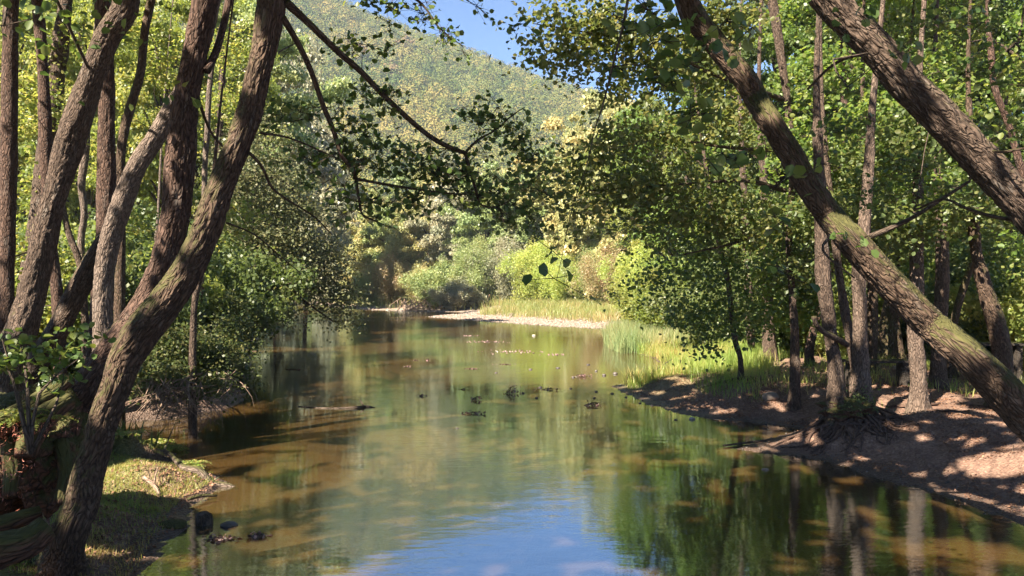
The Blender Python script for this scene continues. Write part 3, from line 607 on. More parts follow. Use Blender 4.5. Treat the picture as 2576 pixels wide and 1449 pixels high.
# ---- right leaning trunks
g = P(2640, 1100, 5.6)
near_tree('alder_tree', 'lower of the two big leaning trunks on the right, mossy on its upper side',
    [(1722, -8, 56), (1748, 50, 60), (1788, 100, 60), (1828, 150, 60), (1868, 200, 60), (1900, 250, 60), (1933, 300, 62), (1963, 350, 64), (1995, 400, 68), (2020, 450, 70), (2053, 500, 74), (2088, 550, 78), (2133, 600, 82), (2178, 648, 84),
     (2233, 706, 84), (2300, 775, 84), (2345, 822, 84), (2427, 892, 88), (2494, 960, 94), (2576, 1048, 100), (2660, 1130, 108)], B_MOSS, [6.6]*6+[6.4]*6+[6.2]*5+[6.0]*4,
    base=(5.2, 6.0, Hs(5.2, 6.0)-.15), seg=96, step=.016, rough=1.35, extra=[(1.1, 6.2, 5.4, .08), (.4, 5.6, 6.8, .06)], crown=((.6, 4.6, 8.4), (2.6, 3.0, 1.9)), ncrown=30000,
    limbs=[[(2175, 600, 14, 6.2), (2230, 578, 12, 6.1), (2290, 550, 10, 6.0), (2370, 500, 9, 5.9), (2440, 455, 7, 5.8)], [(2100, 585, 8, 6.2), (2070, 630, 6, 6.1), (2150, 700, 4, 6.0)],
           [(1700, 0, 10, 6.5), (1712, 40, 8, 6.4), (1735, 100, 6, 6.3)],
           [(1582, -20, 7, 3.4), (1568, 60, 6, 3.4), (1540, 170, 5, 3.4), (1515, 270, 4, 3.4), (1495, 330, 3, 3.4), (1475, 420, 2, 3.4), (1440, 520, 1.6, 3.4), (1415, 640, 1.4, 3.4), (1400, 706, 1.2, 3.4)]],
    blobs=[(1690, 60, 3.4, 80, 50, 36), (1700, 190, 3.4, 70, 70, 36), (1740, 280, 3.3, 60, 50, 24), (1850, 60, 3.2, 80, 40, 18), (1820, 390, 3.3, 80, 60, 22), (1950, 480, 3.4, 60, 40, 9), (2030, 430, 3.4, 40, 40, 6), (1960, 560, 3.4, 70, 40, 9),
           (1930, 670, 3.6, 40, 30, 8), (1560, 50, 3.4, 50, 40, 14), (1540, 180, 3.5, 34, 26, 8), (1385, 630, 3.4, 10, 10, 2), (1392, 705, 3.4, 14, 6, 3), (1300, 70, 5.0, 22, 26, 8), (1340, 110, 5.0, 40, 30, 10), (2140, 590, 4.6, 40, 26, 8), (1760, 130, 3.8, 60, 60, 24), (1640, 10, 3.6, 60, 30, 20)],
    leaf=.058, per=4, spread=1.5, twf=1.0, stalks=True, seed=21, leafm=L_NEAR, sub=B_TWIG)
near_tree('alder_tree', 'upper of the two big leaning trunks in the top right corner', [(2066, -20, 80), (2100, 22, 82), (2148, 70, 84), (2208, 130, 86), (2263, 195, 88), (2333, 265, 90), (2393, 325, 92), (2458, 390, 96), (2513, 450, 100), (2585, 530, 104), (2680, 640, 110)],
    B_GREY, 5.2, base=(5.9, 5.4, Hs(5.9, 5.4)-.15), seg=96, step=.016, rough=1.35, extra=[(1.6, 5.0, 4.9, .09), (1.2, 4.4, 6.4, .06)], crown=((1.6, 2.6, 8.2), (2.8, 2.8, 1.9)), ncrown=30000,
    limbs=[[(2225, 95, 14, 5.2), (2180, 130, 10, 5.4), (2100, 160, 7, 5.6), (2030, 225, 5, 5.8)], [(2600, 560, 12, 5.3), (2500, 545, 9, 5.4), (2420, 520, 7, 5.5), (2372, 500, 6, 5.6), (2300, 530, 4, 5.8)], [(2480, 380, 8, 5.2), (2525, 382, 7, 5.0), (2590, 370, 6, 4.8)]],
    blobs=[(2140, 60, 4.0, 60, 40, 14), (2250, 140, 4.2, 60, 50, 12), (2110, 200, 4.4, 50, 50, 10), (2500, 160, 6.6, 90, 80, 120), (2400, 60, 6.6, 90, 60, 110), (2540, 320, 6.8, 60, 80, 90), (2120, 330, 8.0, 90, 60, 120), (2300, 420, 8.2, 80, 50, 130), (2420, 480, 8.0, 60, 40, 90), (2200, 480, 8.4, 90, 50, 140)], leaf=.058, per=6, spread=2.0, twf=1.0, stalks=True, seed=22)

# ---- right bank trees
def bank_tree(label, pts, d, mat, base_px=None, leafm=L_DARK, crown=None, n=12000, roots=0, blobs=(), limbs=(), seed=50, flare=.12, leaf=.075, seg=40, name='alder_tree', per=22, spread=5.0, twf=.5):
    px, py, w_ = pts[-1]; X = (px-CX)/F*d; z = Hs(X, d); base = (X, d, z-.08); r = np.random.default_rng(seed)
    top = P(pts[0][0], pts[0][1], d); tall = pts[0][1] < 20
    rl = root_lines((X, d), roots, r, length=.9, rad=.02, lift=.05) if roots else ()
    return near_tree(name, label, pts, mat, d, base=base, seg=seg, step=.03, flare=flare, crown=crown, ncrown=n if crown else 0, leafm=leafm, roots=rl, blobs=blobs, limbs=limbs, seed=seed, rough=1.1, leaf=leaf, per=per, spread=spread, twf=twf)
D1 = 10.4
bank_tree('left one of two stems on the waterside root tangle, with a broken side limb', [(2064, 520, 34), (2070, 690, 42), (2082, 780, 42), (2092, 863, 40), (2100, 918, 42), (2106, 990, 50)], D1, B_GREY, roots=8, flare=.2, seed=51, blobs=[(2020, 330, 12, 90, 70, 500), (2080, 180, 12.5, 90, 80, 600)], leafm=L_RIGHT, spread=4,
    limbs=[[(2132, 868, 14, 10.4), (2105, 852, 16, 10.25), (2070, 834, 13, 10.1), (2052, 814, 12, 10.0), (2047, 795, 11, 10.0)]])
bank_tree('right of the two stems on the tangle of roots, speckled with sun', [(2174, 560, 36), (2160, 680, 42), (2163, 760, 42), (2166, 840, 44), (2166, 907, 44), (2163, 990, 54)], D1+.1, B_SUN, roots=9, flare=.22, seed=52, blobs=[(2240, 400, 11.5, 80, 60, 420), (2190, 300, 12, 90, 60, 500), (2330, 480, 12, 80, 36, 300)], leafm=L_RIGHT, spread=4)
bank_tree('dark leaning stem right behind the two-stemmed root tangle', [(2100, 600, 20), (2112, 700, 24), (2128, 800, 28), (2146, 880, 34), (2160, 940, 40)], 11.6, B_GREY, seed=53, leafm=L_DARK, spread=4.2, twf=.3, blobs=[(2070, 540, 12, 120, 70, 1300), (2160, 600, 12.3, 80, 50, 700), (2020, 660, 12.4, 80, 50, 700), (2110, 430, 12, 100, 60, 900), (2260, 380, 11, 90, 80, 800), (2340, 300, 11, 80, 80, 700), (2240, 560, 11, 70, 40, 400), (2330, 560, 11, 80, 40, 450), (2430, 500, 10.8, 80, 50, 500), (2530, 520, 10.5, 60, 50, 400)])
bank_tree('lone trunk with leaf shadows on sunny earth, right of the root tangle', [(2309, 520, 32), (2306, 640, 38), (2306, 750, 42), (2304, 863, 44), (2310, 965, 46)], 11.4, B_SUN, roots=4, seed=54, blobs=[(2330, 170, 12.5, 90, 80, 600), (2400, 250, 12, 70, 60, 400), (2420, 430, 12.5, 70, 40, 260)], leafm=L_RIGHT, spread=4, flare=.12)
bank_tree('trunk with mossy sides between the root tangle and the flared mossy trunk', [(2187, 620, 24), (2195, 760, 28), (2193, 880, 30)], 14.2, B_MOSS, seed=55, leafm=L_DARK, spread=4.2, twf=.3, blobs=[(2210, 520, 14, 100, 60, 800), (2270, 600, 14.5, 80, 50, 500), (2230, 420, 14, 90, 60, 600)])
bank_tree('short-looking trunk on a wide mossy flared foot, behind the lone trunk', [(2268, 480, 22), (2258, 600, 26), (2248, 700, 32), (2240, 790, 44), (2236, 850, 62)], 15.5, B_MOSS, seed=56, flare=.35, leafm=L_RIGHT, spread=4.2, twf=.3, blobs=[(2340, 560, 14.5, 90, 50, 600), (2300, 640, 15, 70, 36, 360)])
bank_tree('straight dark trunk rising behind the lower leaning trunk', [(2364, 500, 30), (2371, 650, 35), (2368, 760, 36), (2362, 870, 38)], 13.0, B_GREY, seed=57, blobs=[(2420, 90, 14, 110, 90, 800), (2500, 330, 13.5, 80, 60, 400), (2290, 60, 14, 100, 60, 500)], leafm=L_DARK, spread=4)
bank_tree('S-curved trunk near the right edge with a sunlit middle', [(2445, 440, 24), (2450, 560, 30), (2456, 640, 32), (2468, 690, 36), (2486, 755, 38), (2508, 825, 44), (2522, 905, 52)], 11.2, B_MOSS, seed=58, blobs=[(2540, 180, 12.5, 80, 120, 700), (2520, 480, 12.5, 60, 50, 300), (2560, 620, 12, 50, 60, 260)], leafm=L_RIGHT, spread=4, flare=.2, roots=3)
bank_tree('mossy green slanting stem left of the S-curved trunk', [(2450, 640, 16), (2425, 720, 18), (2405, 790, 20), (2395, 850, 20)], 14.0, B_MOSS, seed=59, leafm=L_DARK, spread=4.2, twf=.3, blobs=[(2440, 540, 13.5, 80, 60, 600), (2480, 640, 14, 60, 40, 300)])
bank_tree('dark trunk at the left of the shaded group behind the grass', [(1872, 500, 18), (1878, 640, 20), (1884, 760, 22), (1890, 880, 26)], 18.5, B_GREY, seed=60, leafm=L_DARK, spread=4.2, twf=.2, blobs=[(1870, 640, 17, 90, 60, 800), (1820, 740, 17.5, 60, 50, 400)])
bank_tree('thicker dark trunk at the right of the shaded group behind the grass', [(1920, 450, 24), (1926, 600, 28), (1932, 740, 32), (1936, 876, 38)], 17.5, B_GREY, seed=61, leafm=L_DARK, spread=4.2, twf=.2, blobs=[(1960, 560, 16.5, 100, 60, 900), (1950, 690, 15, 90, 60, 1100), (2030, 740, 15, 70, 50, 600), (1900, 780, 15.5, 60, 40, 500), (2060, 620, 14, 90, 60, 900)])
bank_tree('slim leaning trunk at the water tip with exposed roots', [(1758, 300, 8), (1772, 400, 10), (1790, 525, 12), (1808, 610, 13), (1830, 700, 15), (1840, 790, 16), (1850, 860, 16), (1862, 900, 16), (1864, 958, 20)], 14.3, B_GREY, seed=62, roots=6, leafm=L_NEAR,
    blobs=[(1730, 590, 13.0, 120, 50, 540), (1800, 690, 13.2, 120, 60, 720), (1860, 790, 13.4, 90, 60, 480), (1760, 790, 13.0, 90, 50, 420), (1750, 850, 13.2, 60, 34, 180), (1640, 660, 12.6, 60, 30, 96), (1600, 725, 12.4, 50, 30, 96), (1700, 690, 12.8, 80, 40, 252)], leaf=.07)
bank_tree('tall trunk whose dark leafy branches hang over the middle of the river', [(1938, -8, 26), (1955, 80, 25), (1968, 170, 23), (1985, 300, 21), (1992, 450, 20), (1985, 600, 20), (1994, 760, 22), (2000, 880, 26)], 12.6, B_GREY, seed=63, leafm=L_MID, n=14000,
    crown=((5.6, 12.4, 9.6), (2.4, 2.4, 2.0)),
    limbs=[[(1975, 480, 12, 12.6), (1880, 455, 10, 12.2), (1760, 460, 7, 11.8), (1620, 470, 5, 11.4), (1480, 480, 3, 11.0)], [(1968, 250, 12, 12.6), (1800, 190, 9, 12.0), (1620, 110, 6, 11.6), (1460, 80, 4, 11.3), (1340, 60, 2, 11.1)],
           [(1970, 380, 10, 12.6), (1820, 370, 8, 12), (1680, 350, 5, 11.6), (1560, 370, 3, 11.3)], [(1976, 560, 9, 12.6), (1850, 610, 6, 12.2), (1720, 640, 4, 12)]],
    blobs=[(1360, 45, 11, 50, 40, 234), (1410, 105, 11, 60, 45, 378), (1370, 150, 11, 55, 20, 153), (1445, 165, 11, 50, 34, 234), (1475, 50, 11.3, 80, 60, 630), (1550, 90, 11.5, 90, 80, 1080), (1650, 160, 11.8, 80, 90, 1080), (1570, 220, 11.4, 60, 50, 322),
           (1760, 110, 12, 100, 90, 1080), (1820, 280, 12, 110, 100, 930), (1700, 340, 11.6, 100, 70, 620), (1560, 360, 11.2, 90, 50, 384), (1460, 400, 11, 90, 60, 496), (1540, 470, 11.2, 120, 60, 744), (1400, 480, 10.8, 80, 50, 186), (1650, 470, 11.6, 110, 60, 682),
           (1440, 545, 10.9, 80, 34, 130), (1330, 440, 10.5, 60, 40, 93), (1780, 480, 12, 110, 90, 806), (1880, 560, 12.2, 110, 80, 806), (1640, 570, 11.8, 120, 40, 396), (1800, 30, 11.8, 110, 50, 900)], leaf=.075, spread=4.2)
bank_tree('trunk half hidden in leaves above the two-stemmed root tangle', [(2128, -8, 18), (2118, 150, 18), (2125, 350, 18), (2108, 600, 18), (2040, 860, 22)], 16.5, B_RED, seed=64, leafm=L_RIGHT, crown=((7.6, 16.4, 9.2), (2.4, 2.4, 2.6)), n=14000,
    blobs=[(2060, 420, 14.5, 120, 90, 1300), (2180, 330, 14.5, 120, 90, 1300), (2010, 560, 14, 110, 80, 1100), (2140, 520, 15, 110, 60, 900), (1990, 680, 14.5, 110, 70, 1000), (2010, 780, 15, 90, 50, 500), (2250, 480, 14.5, 100, 60, 700)], leaf=.085)
bank_tree('slim trunk rising near the right edge behind the upper leaning trunk', [(2490, 120, 16), (2500, 220, 18), (2530, 300, 18), (2560, 400, 20), (2590, 560, 22), (2600, 860, 26)], 10.0, B_RED, seed=65, leafm=L_RIGHT)
# extra trees behind the camera whose crowns shade the near banks
for i, (x, y, lab) in enumerate([(-6.2, -2.4, 'tall broad alder behind the viewer on the left bank'), (-10.5, 2.2, 'tall alder on the left bank beyond the left edge'), (-3.6, -5.0, 'old alder behind the viewer farthest back'),
                                 (6.2, -2.5, 'alder on the right bank behind the viewer'), (-10, -3.6, 'outermost alder behind the viewer on the left'), (-7.4, 11.5, 'leafy alder in the left wood above the cut bank'), (-4.4, .6, 'leaning alder beside the viewer on the left bank'), (1.5, -6.5, 'tall alder right behind the viewer')]):
    r = np.random.default_rng(80+i); z = Hs(x, y); rt_ = thing('alder_tree', lab, 'tree', (x, y, z)); tb = Tubes(); tp = (x+.4, y+.6, 6.8)
    tb.add([(x, y, z-.1, .2), (x+.1, y+.3, 3, .15), (*tp, .09)], step=.1, seg=20, rough=1, seed=i)
    for k in range(9):
        e = np.array(tp)+norm(r.normal(size=(1, 3)))[0]*[2.4, 2.4, 1.2]+[0, 0, 1.2]; tb.add([(*tp, .06), (*((np.array(tp)+e)/2+[0, 0, .3]), .04), (*e, .012)], step=.3, seg=8)
    obj('trunk', tb.mesh('trunk'), B_GREY, rt_)
    obj('crown', leaf_mesh('crown', over_crown((tp[0], tp[1], 8.2), (3.2, 3.2, 1.9), 42000, r), .12, r, up=1.6), L_NEAR, rt_)

# ------------------------------------------------------------------ background trees and shrubs
def crown_proto(seed, R, Hh, leaf, n, nclump, z0=.08, asp=.8, up=.9, cl=.22, droop=0, top=.62, vz=.72):
    r = np.random.default_rng(seed); u = norm(r.normal(size=(nclump, 3)))*(r.uniform(.15, 1, nclump)**.45)[:, None]
    u *= (1+.22*r.normal(size=(nclump, 1)))
    zc = (u[:, 2]+1)/2; wd = np.where(zc < top, .62+.38*np.sin(np.clip(zc/top, 0, 1)*1.57), np.cos((zc-top)/(1-top)*1.25))
    wd = np.clip(wd, .25, 1)
    c = np.c_[u[:, 0]*R*wd, u[:, 1]*R*wd, Hh*(z0+(1-z0)*np.clip(zc, 0, 1.05))]
    cr = R*cl*r.uniform(.6, 1.35, nclump); per = (n*cr**2/np.sum(cr**2)).astype(int)+1
    i = np.repeat(np.arange(nclump), per); m = len(i)
    v = norm(r.normal(size=(m, 3))); v[:, 2] = np.where((v[:, 2] < -.2) & (vz < 1), -v[:, 2]*.6, v[:, 2])
    p = c[i]+v*(cr[i]*(r.uniform(.25, 1.12, m)))[:, None]*np.array([1, 1, vz])
    V, q, vv = leaf_arrays(p, leaf, r, up=up*.6, asp=asp, droop=droop, nb=v, nk=.8)
    vv = np.clip(vv*.5+r.uniform(0, .5, nclump)[i], 0, 1)
    p2 = mesh_from('crown', V, q, attrs={'v': ('FACE', vv)})
    tb = Tubes(); tb.add([(0, 0, -.3, R*.045), (R*.05, 0, Hh*.35, R*.035), (0, R*.05, Hh*.8, R*.012)], step=.5, seg=10, rough=.5, seed=seed)
    for k in np.argsort(r.uniform(size=nclump))[:26]:
        zz = max(.12*Hh, c[k, 2]-R*.5*r.uniform(.5, 1)); tb.add([(0, 0, min(zz, Hh*.7), R*.018), (*(c[k]*[.5, .5, 0]+[0, 0, (zz+c[k, 2])/2+.1]), R*.012), (*c[k], R*.004)], step=.6, seg=5)
    return p2, tb.mesh('trunk')
PR = {'A0': crown_proto(101, 4.6, 12.5, .24, 44000, 150, cl=.17, z0=.04, vz=.9), 'A1': crown_proto(102, 4.9, 12.0, .24, 44000, 150, cl=.17, z0=.04, vz=.9),
      'B0': crown_proto(103, 4.0, 11.5, .13, 52000, 105, z0=.12, cl=.17), 'B1': crown_proto(104, 4.2, 12.0, .13, 52000, 110, z0=.10, cl=.17),
      'C0': crown_proto(105, 2.2, 3.9, .14, 30000, 130, asp=.3, up=.3, droop=-.6, z0=.06, cl=.20, vz=1.5), 'C1': crown_proto(106, 2.4, 3.5, .14, 30000, 130, asp=.3, up=.3, droop=-.6, z0=.06, cl=.20, vz=1.5),
      'D0': crown_proto(107, 1.6, 2.2, .085, 22000, 120, z0=.05, cl=.2, vz=1.05), 'D1': crown_proto(108, 1.5, 1.9, .085, 22000, 110, z0=.05, cl=.2, vz=1.05)}
cache = {}
def bt(name, label, px, d, proto, mat, s=1.0, sz=None, x=None, group=None, cat='tree', bark=None, rz=None):
    k = (proto, mat.name)
    if k not in cache:
        me = PR[proto][0].copy(); me.materials.clear(); me.materials.append(mat); cache[k] = me
    X = (px-CX)/F*d if x is None else x; z = Hs(X, d)
    t = thing(name, label, cat, (X, d, z), group); r = random.Random(int(px*7+d*13)); t.rotation_euler = (0, 0, r.uniform(0, 6.28) if rz is None else rz); t.scale = (s, s, sz or s)
    tm = PR[proto][1]
    if not tm.materials: tm.materials.append(bark or B_GREY)
    for nm, me in (('trunk' if cat == 'tree' else 'stems', tm), ('crown' if cat == 'tree' else 'foliage', cache[k])):
        o = bpy.data.objects.new(nm, me); COL.objects.link(o); o.parent = t
    return t
# far bank, left to right
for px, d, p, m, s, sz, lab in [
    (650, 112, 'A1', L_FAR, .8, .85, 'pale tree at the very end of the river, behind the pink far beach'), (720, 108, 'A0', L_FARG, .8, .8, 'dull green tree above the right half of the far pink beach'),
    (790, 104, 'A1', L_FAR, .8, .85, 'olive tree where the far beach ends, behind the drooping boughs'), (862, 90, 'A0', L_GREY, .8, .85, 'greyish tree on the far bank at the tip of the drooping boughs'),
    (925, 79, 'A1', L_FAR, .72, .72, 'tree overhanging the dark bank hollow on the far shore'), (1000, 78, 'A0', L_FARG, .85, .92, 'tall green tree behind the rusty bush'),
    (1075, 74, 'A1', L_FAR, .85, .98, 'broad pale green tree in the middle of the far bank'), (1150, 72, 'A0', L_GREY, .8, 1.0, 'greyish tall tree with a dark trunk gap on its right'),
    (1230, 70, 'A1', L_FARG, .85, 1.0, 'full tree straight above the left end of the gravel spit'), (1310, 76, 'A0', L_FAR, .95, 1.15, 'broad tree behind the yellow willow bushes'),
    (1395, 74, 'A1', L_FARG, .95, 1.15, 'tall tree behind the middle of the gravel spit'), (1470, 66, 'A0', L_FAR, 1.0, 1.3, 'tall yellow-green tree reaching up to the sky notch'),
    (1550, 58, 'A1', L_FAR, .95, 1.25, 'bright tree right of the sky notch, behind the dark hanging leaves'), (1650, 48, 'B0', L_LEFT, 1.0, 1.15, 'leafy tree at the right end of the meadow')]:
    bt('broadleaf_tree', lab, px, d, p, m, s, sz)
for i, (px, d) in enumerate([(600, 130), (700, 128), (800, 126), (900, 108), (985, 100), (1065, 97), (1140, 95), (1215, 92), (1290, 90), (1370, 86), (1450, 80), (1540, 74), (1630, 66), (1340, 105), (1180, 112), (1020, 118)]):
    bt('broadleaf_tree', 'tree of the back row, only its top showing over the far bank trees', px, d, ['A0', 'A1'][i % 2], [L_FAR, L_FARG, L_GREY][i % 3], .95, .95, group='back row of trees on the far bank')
# left wood (drooping silvery one first)
for px, d, p, m, s, sz, lab in [
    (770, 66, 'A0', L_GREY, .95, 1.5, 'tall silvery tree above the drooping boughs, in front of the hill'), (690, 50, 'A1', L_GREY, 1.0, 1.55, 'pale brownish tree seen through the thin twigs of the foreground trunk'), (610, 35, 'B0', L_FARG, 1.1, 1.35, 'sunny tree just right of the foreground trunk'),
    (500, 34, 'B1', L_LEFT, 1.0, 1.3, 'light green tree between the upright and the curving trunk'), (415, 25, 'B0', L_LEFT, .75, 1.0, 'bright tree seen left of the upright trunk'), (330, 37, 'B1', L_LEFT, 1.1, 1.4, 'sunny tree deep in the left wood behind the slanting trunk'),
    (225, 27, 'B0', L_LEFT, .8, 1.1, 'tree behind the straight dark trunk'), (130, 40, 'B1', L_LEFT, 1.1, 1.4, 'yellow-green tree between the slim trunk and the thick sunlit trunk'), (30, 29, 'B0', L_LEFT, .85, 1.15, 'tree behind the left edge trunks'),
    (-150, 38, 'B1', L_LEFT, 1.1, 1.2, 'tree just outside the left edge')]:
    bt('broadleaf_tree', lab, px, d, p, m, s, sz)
for px, d, p, m, s, sz, lab in [
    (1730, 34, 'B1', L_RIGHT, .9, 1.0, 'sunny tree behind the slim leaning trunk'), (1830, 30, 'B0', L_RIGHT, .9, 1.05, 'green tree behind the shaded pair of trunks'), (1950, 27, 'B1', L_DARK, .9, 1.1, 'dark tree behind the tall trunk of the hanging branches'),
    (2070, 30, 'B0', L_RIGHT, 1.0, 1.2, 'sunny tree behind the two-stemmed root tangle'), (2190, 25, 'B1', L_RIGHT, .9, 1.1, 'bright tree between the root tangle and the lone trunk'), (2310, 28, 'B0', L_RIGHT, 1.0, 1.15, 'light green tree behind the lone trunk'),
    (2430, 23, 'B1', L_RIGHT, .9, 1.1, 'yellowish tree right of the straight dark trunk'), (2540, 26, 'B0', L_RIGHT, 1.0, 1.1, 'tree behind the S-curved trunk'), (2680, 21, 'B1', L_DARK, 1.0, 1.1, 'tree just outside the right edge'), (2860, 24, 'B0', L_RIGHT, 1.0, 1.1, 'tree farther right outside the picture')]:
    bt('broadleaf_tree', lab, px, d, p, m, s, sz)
# shrubs
for px, d, p, m, s, sz, lab in [
    (1205, 66, 'C0', L_FARG, 1.3, 1.3, 'green willow bush at the left end of the meadow'), (1280, 66, 'C1', L_GREY, 1.3, 1.45, 'greyish willow bush second from the left in the meadow'), (1352, 63, 'C0', L_WIL, 1.35, 1.2, 'yellow willow bush in the middle of the meadow'),
    (1440, 60, 'C1', L_WIL, 1.2, 1.0, 'low lime green bush right of the yellow willow'), (1500, 58, 'C0', L_FARG, 1.15, 1.2, 'darker bush between the lime and the rusty bush'), (1545, 54, 'C1', L_RED, 1.05, 1.15, 'rusty tinged willow bush at the right of the meadow'), (1610, 46, 'C0', L_WIL, 1.0, 1.0, 'small yellow bush under the dark hanging leaves'),
    (1655, 33, 'D0', L_LEFT, 1.2, 1.2, 'round green bush behind the reeds'), (1720, 28, 'D1', L_LEFT, 1.3, 1.1, 'bush at the back of the bright grass'),
    (985, 71, 'C1', L_RED, .95, 1.15, 'rusty red bush on the far bank'), (1060, 67, 'C0', L_FAR, .9, .8, 'pale bush overhanging the far water edge'), (1110, 65, 'D0', L_FARG, 1.6, 1.6, 'dense green bush beside the dead branches'), (925, 72, 'C0', L_FARG, .8, .8, 'bush on the far bank over the dark hollow'),
    (1150, 63, 'D1', L_GREY, 1.5, 1.2, 'low grey bush at the right end of the far shore'), (760, 95, 'C1', L_FARG, 1.1, 1.1, 'bush at the far beach seen through drooping twigs')]:
    bt('shrub', lab, px, d, p, m, s, sz, cat='shrub')
r = np.random.default_rng(5)
for i, (px, d, s) in enumerate([(470, 17, 1.1), (390, 15, 1), (300, 14, .9), (220, 16, 1.2), (120, 14, 1), (30, 13, 1), (-60, 14, 1.1), (560, 22, 1.3), (520, 19, 1.2), (180, 20, 1.3), (330, 20, 1.4), (90, 19, 1.3)]):
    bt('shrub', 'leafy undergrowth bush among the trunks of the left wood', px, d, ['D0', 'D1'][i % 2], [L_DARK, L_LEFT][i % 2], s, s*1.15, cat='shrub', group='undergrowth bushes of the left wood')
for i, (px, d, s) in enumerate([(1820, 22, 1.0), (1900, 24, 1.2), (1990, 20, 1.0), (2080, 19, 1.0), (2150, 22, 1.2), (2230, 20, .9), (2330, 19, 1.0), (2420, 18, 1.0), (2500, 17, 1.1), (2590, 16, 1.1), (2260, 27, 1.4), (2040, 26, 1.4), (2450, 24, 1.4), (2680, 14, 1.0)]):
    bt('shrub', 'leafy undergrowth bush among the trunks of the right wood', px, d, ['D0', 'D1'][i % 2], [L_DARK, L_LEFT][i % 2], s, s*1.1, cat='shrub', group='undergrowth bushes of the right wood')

# left bank tree drooping over the water
r = np.random.default_rng(91); X0 = (545-CX)/F*20
near_tree('alder_tree', 'dark drooping tree on the left bank whose boughs reach down to the water', [(560, 200, 18), (548, 400, 24), (540, 560, 28), (535, 700, 30), (532, 800, 34)], B_GREY, 20, base=(X0, 20, Hs(X0, 20)-.1), seg=24, step=.08, seed=91, leafm=L_DROOP,
    limbs=[[(540, 620, 16, 20), (640, 560, 12, 20.5), (740, 600, 8, 21), (820, 680, 5, 21.5), (880, 770, 3, 22)], [(538, 700, 14, 20), (620, 680, 11, 20.2), (700, 700, 8, 20.5), (770, 760, 5, 20.8), (840, 810, 3, 21)],
           [(550, 480, 14, 20), (640, 440, 10, 20.5), (730, 470, 6, 21), (800, 560, 4, 21.5)], [(536, 740, 10, 20), (620, 730, 8, 19.5), (680, 770, 5, 19.2), (720, 815, 3, 19)]],
    blobs=[(600, 470, 20, 80, 60, 1800), (680, 500, 20.5, 80, 60, 1800), (640, 590, 20.3, 90, 60, 2280), (720, 600, 20.8, 80, 60, 2040), (780, 660, 21.2, 60, 60, 1440), (700, 690, 20.6, 90, 50, 1800), (820, 720, 21.6, 50, 50, 1080), (600, 680, 20, 70, 60, 1560),
           (770, 750, 21.0, 60, 40, 744), (845, 775, 21.8, 40, 26, 360), (660, 740, 20, 60, 26, 552), (720, 800, 19.4, 50, 16, 288), (840, 808, 21, 36, 9, 144), (590, 380, 20, 70, 50, 960), (640, 330, 21, 80, 50, 1120), (760, 520, 21, 70, 50, 1440), (840, 640, 21.5, 50, 50, 1120), (870, 740, 21.8, 40, 40, 672), (880, 800, 22, 26, 12, 144), (560, 780, 19.6, 60, 50, 960), (560, 590, 20, 60, 70, 1440), (700, 420, 20.6, 70, 40, 720)],
    leaf=.078, spread=5.2, per=24, shape='quad', twf=.7)
# bush on the cut bank
bb = ground_pt(480, 960)
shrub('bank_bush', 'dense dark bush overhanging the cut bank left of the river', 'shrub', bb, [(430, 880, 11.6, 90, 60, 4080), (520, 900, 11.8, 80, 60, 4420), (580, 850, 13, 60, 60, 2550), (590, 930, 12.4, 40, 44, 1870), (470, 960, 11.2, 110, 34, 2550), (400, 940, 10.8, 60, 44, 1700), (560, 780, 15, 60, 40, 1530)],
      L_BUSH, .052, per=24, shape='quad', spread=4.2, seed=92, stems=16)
db = ground_pt(440, 1012); tw = thing('dead_twigs', 'tangle of dry reddish twigs hanging from the cut bank into the water', 'twigs', db); tb = Tubes()
for k in range(90):
    a = P(R_.uniform(370, 600), R_.uniform(930, 985), R_.uniform(10.5, 11.8)); e = a+[R_.normal(0, .3), R_.normal(-.35, .2), -R_.uniform(.25, .55)]
    tb.add([(*a, .006), (*((a+e)/2+R_.normal(0, .08, 3)+[0, -.1, .12]), .004), (*e, .002)], step=.15, seg=4)
for k in range(50):
    a = P(R_.uniform(380, 480), R_.uniform(950, 1000), R_.uniform(10.3, 10.8)); e = a+[R_.normal(0, .3), R_.normal(-.2, .15), -R_.uniform(.1, .45)]
    tb.add([(*a, .009), (*((a+e)/2+R_.normal(0, .06, 3)), .006), (*e, .003)], step=.15, seg=4)
obj('branches', tb.mesh('branches'), B_DRY, tw)
for px, lab in [(1045, 'heap of dead branches on the far shore left of the dense green bush'), (1165, 'brown dead brush on the far shore left of the meadow')]:
    d = 64; X = (px-CX)/F*d; t_ = thing('dead_brush', lab, 'brush', (X, d, Hs(X, d))); tb = Tubes()
    for k in range(80):
        a = np.array([X+R_.normal(0, .9), d+R_.normal(0, .6), Hs(X, d)+R_.uniform(.2, 1.2)]); e = a+[R_.normal(0, .7), R_.normal(-.5, .4), -R_.uniform(.2, 1.2)]; tb.add([(*a, .03), (*e, .015)], step=1, seg=4)
    obj('branches', tb.mesh('branches'), B_DRY, t_)

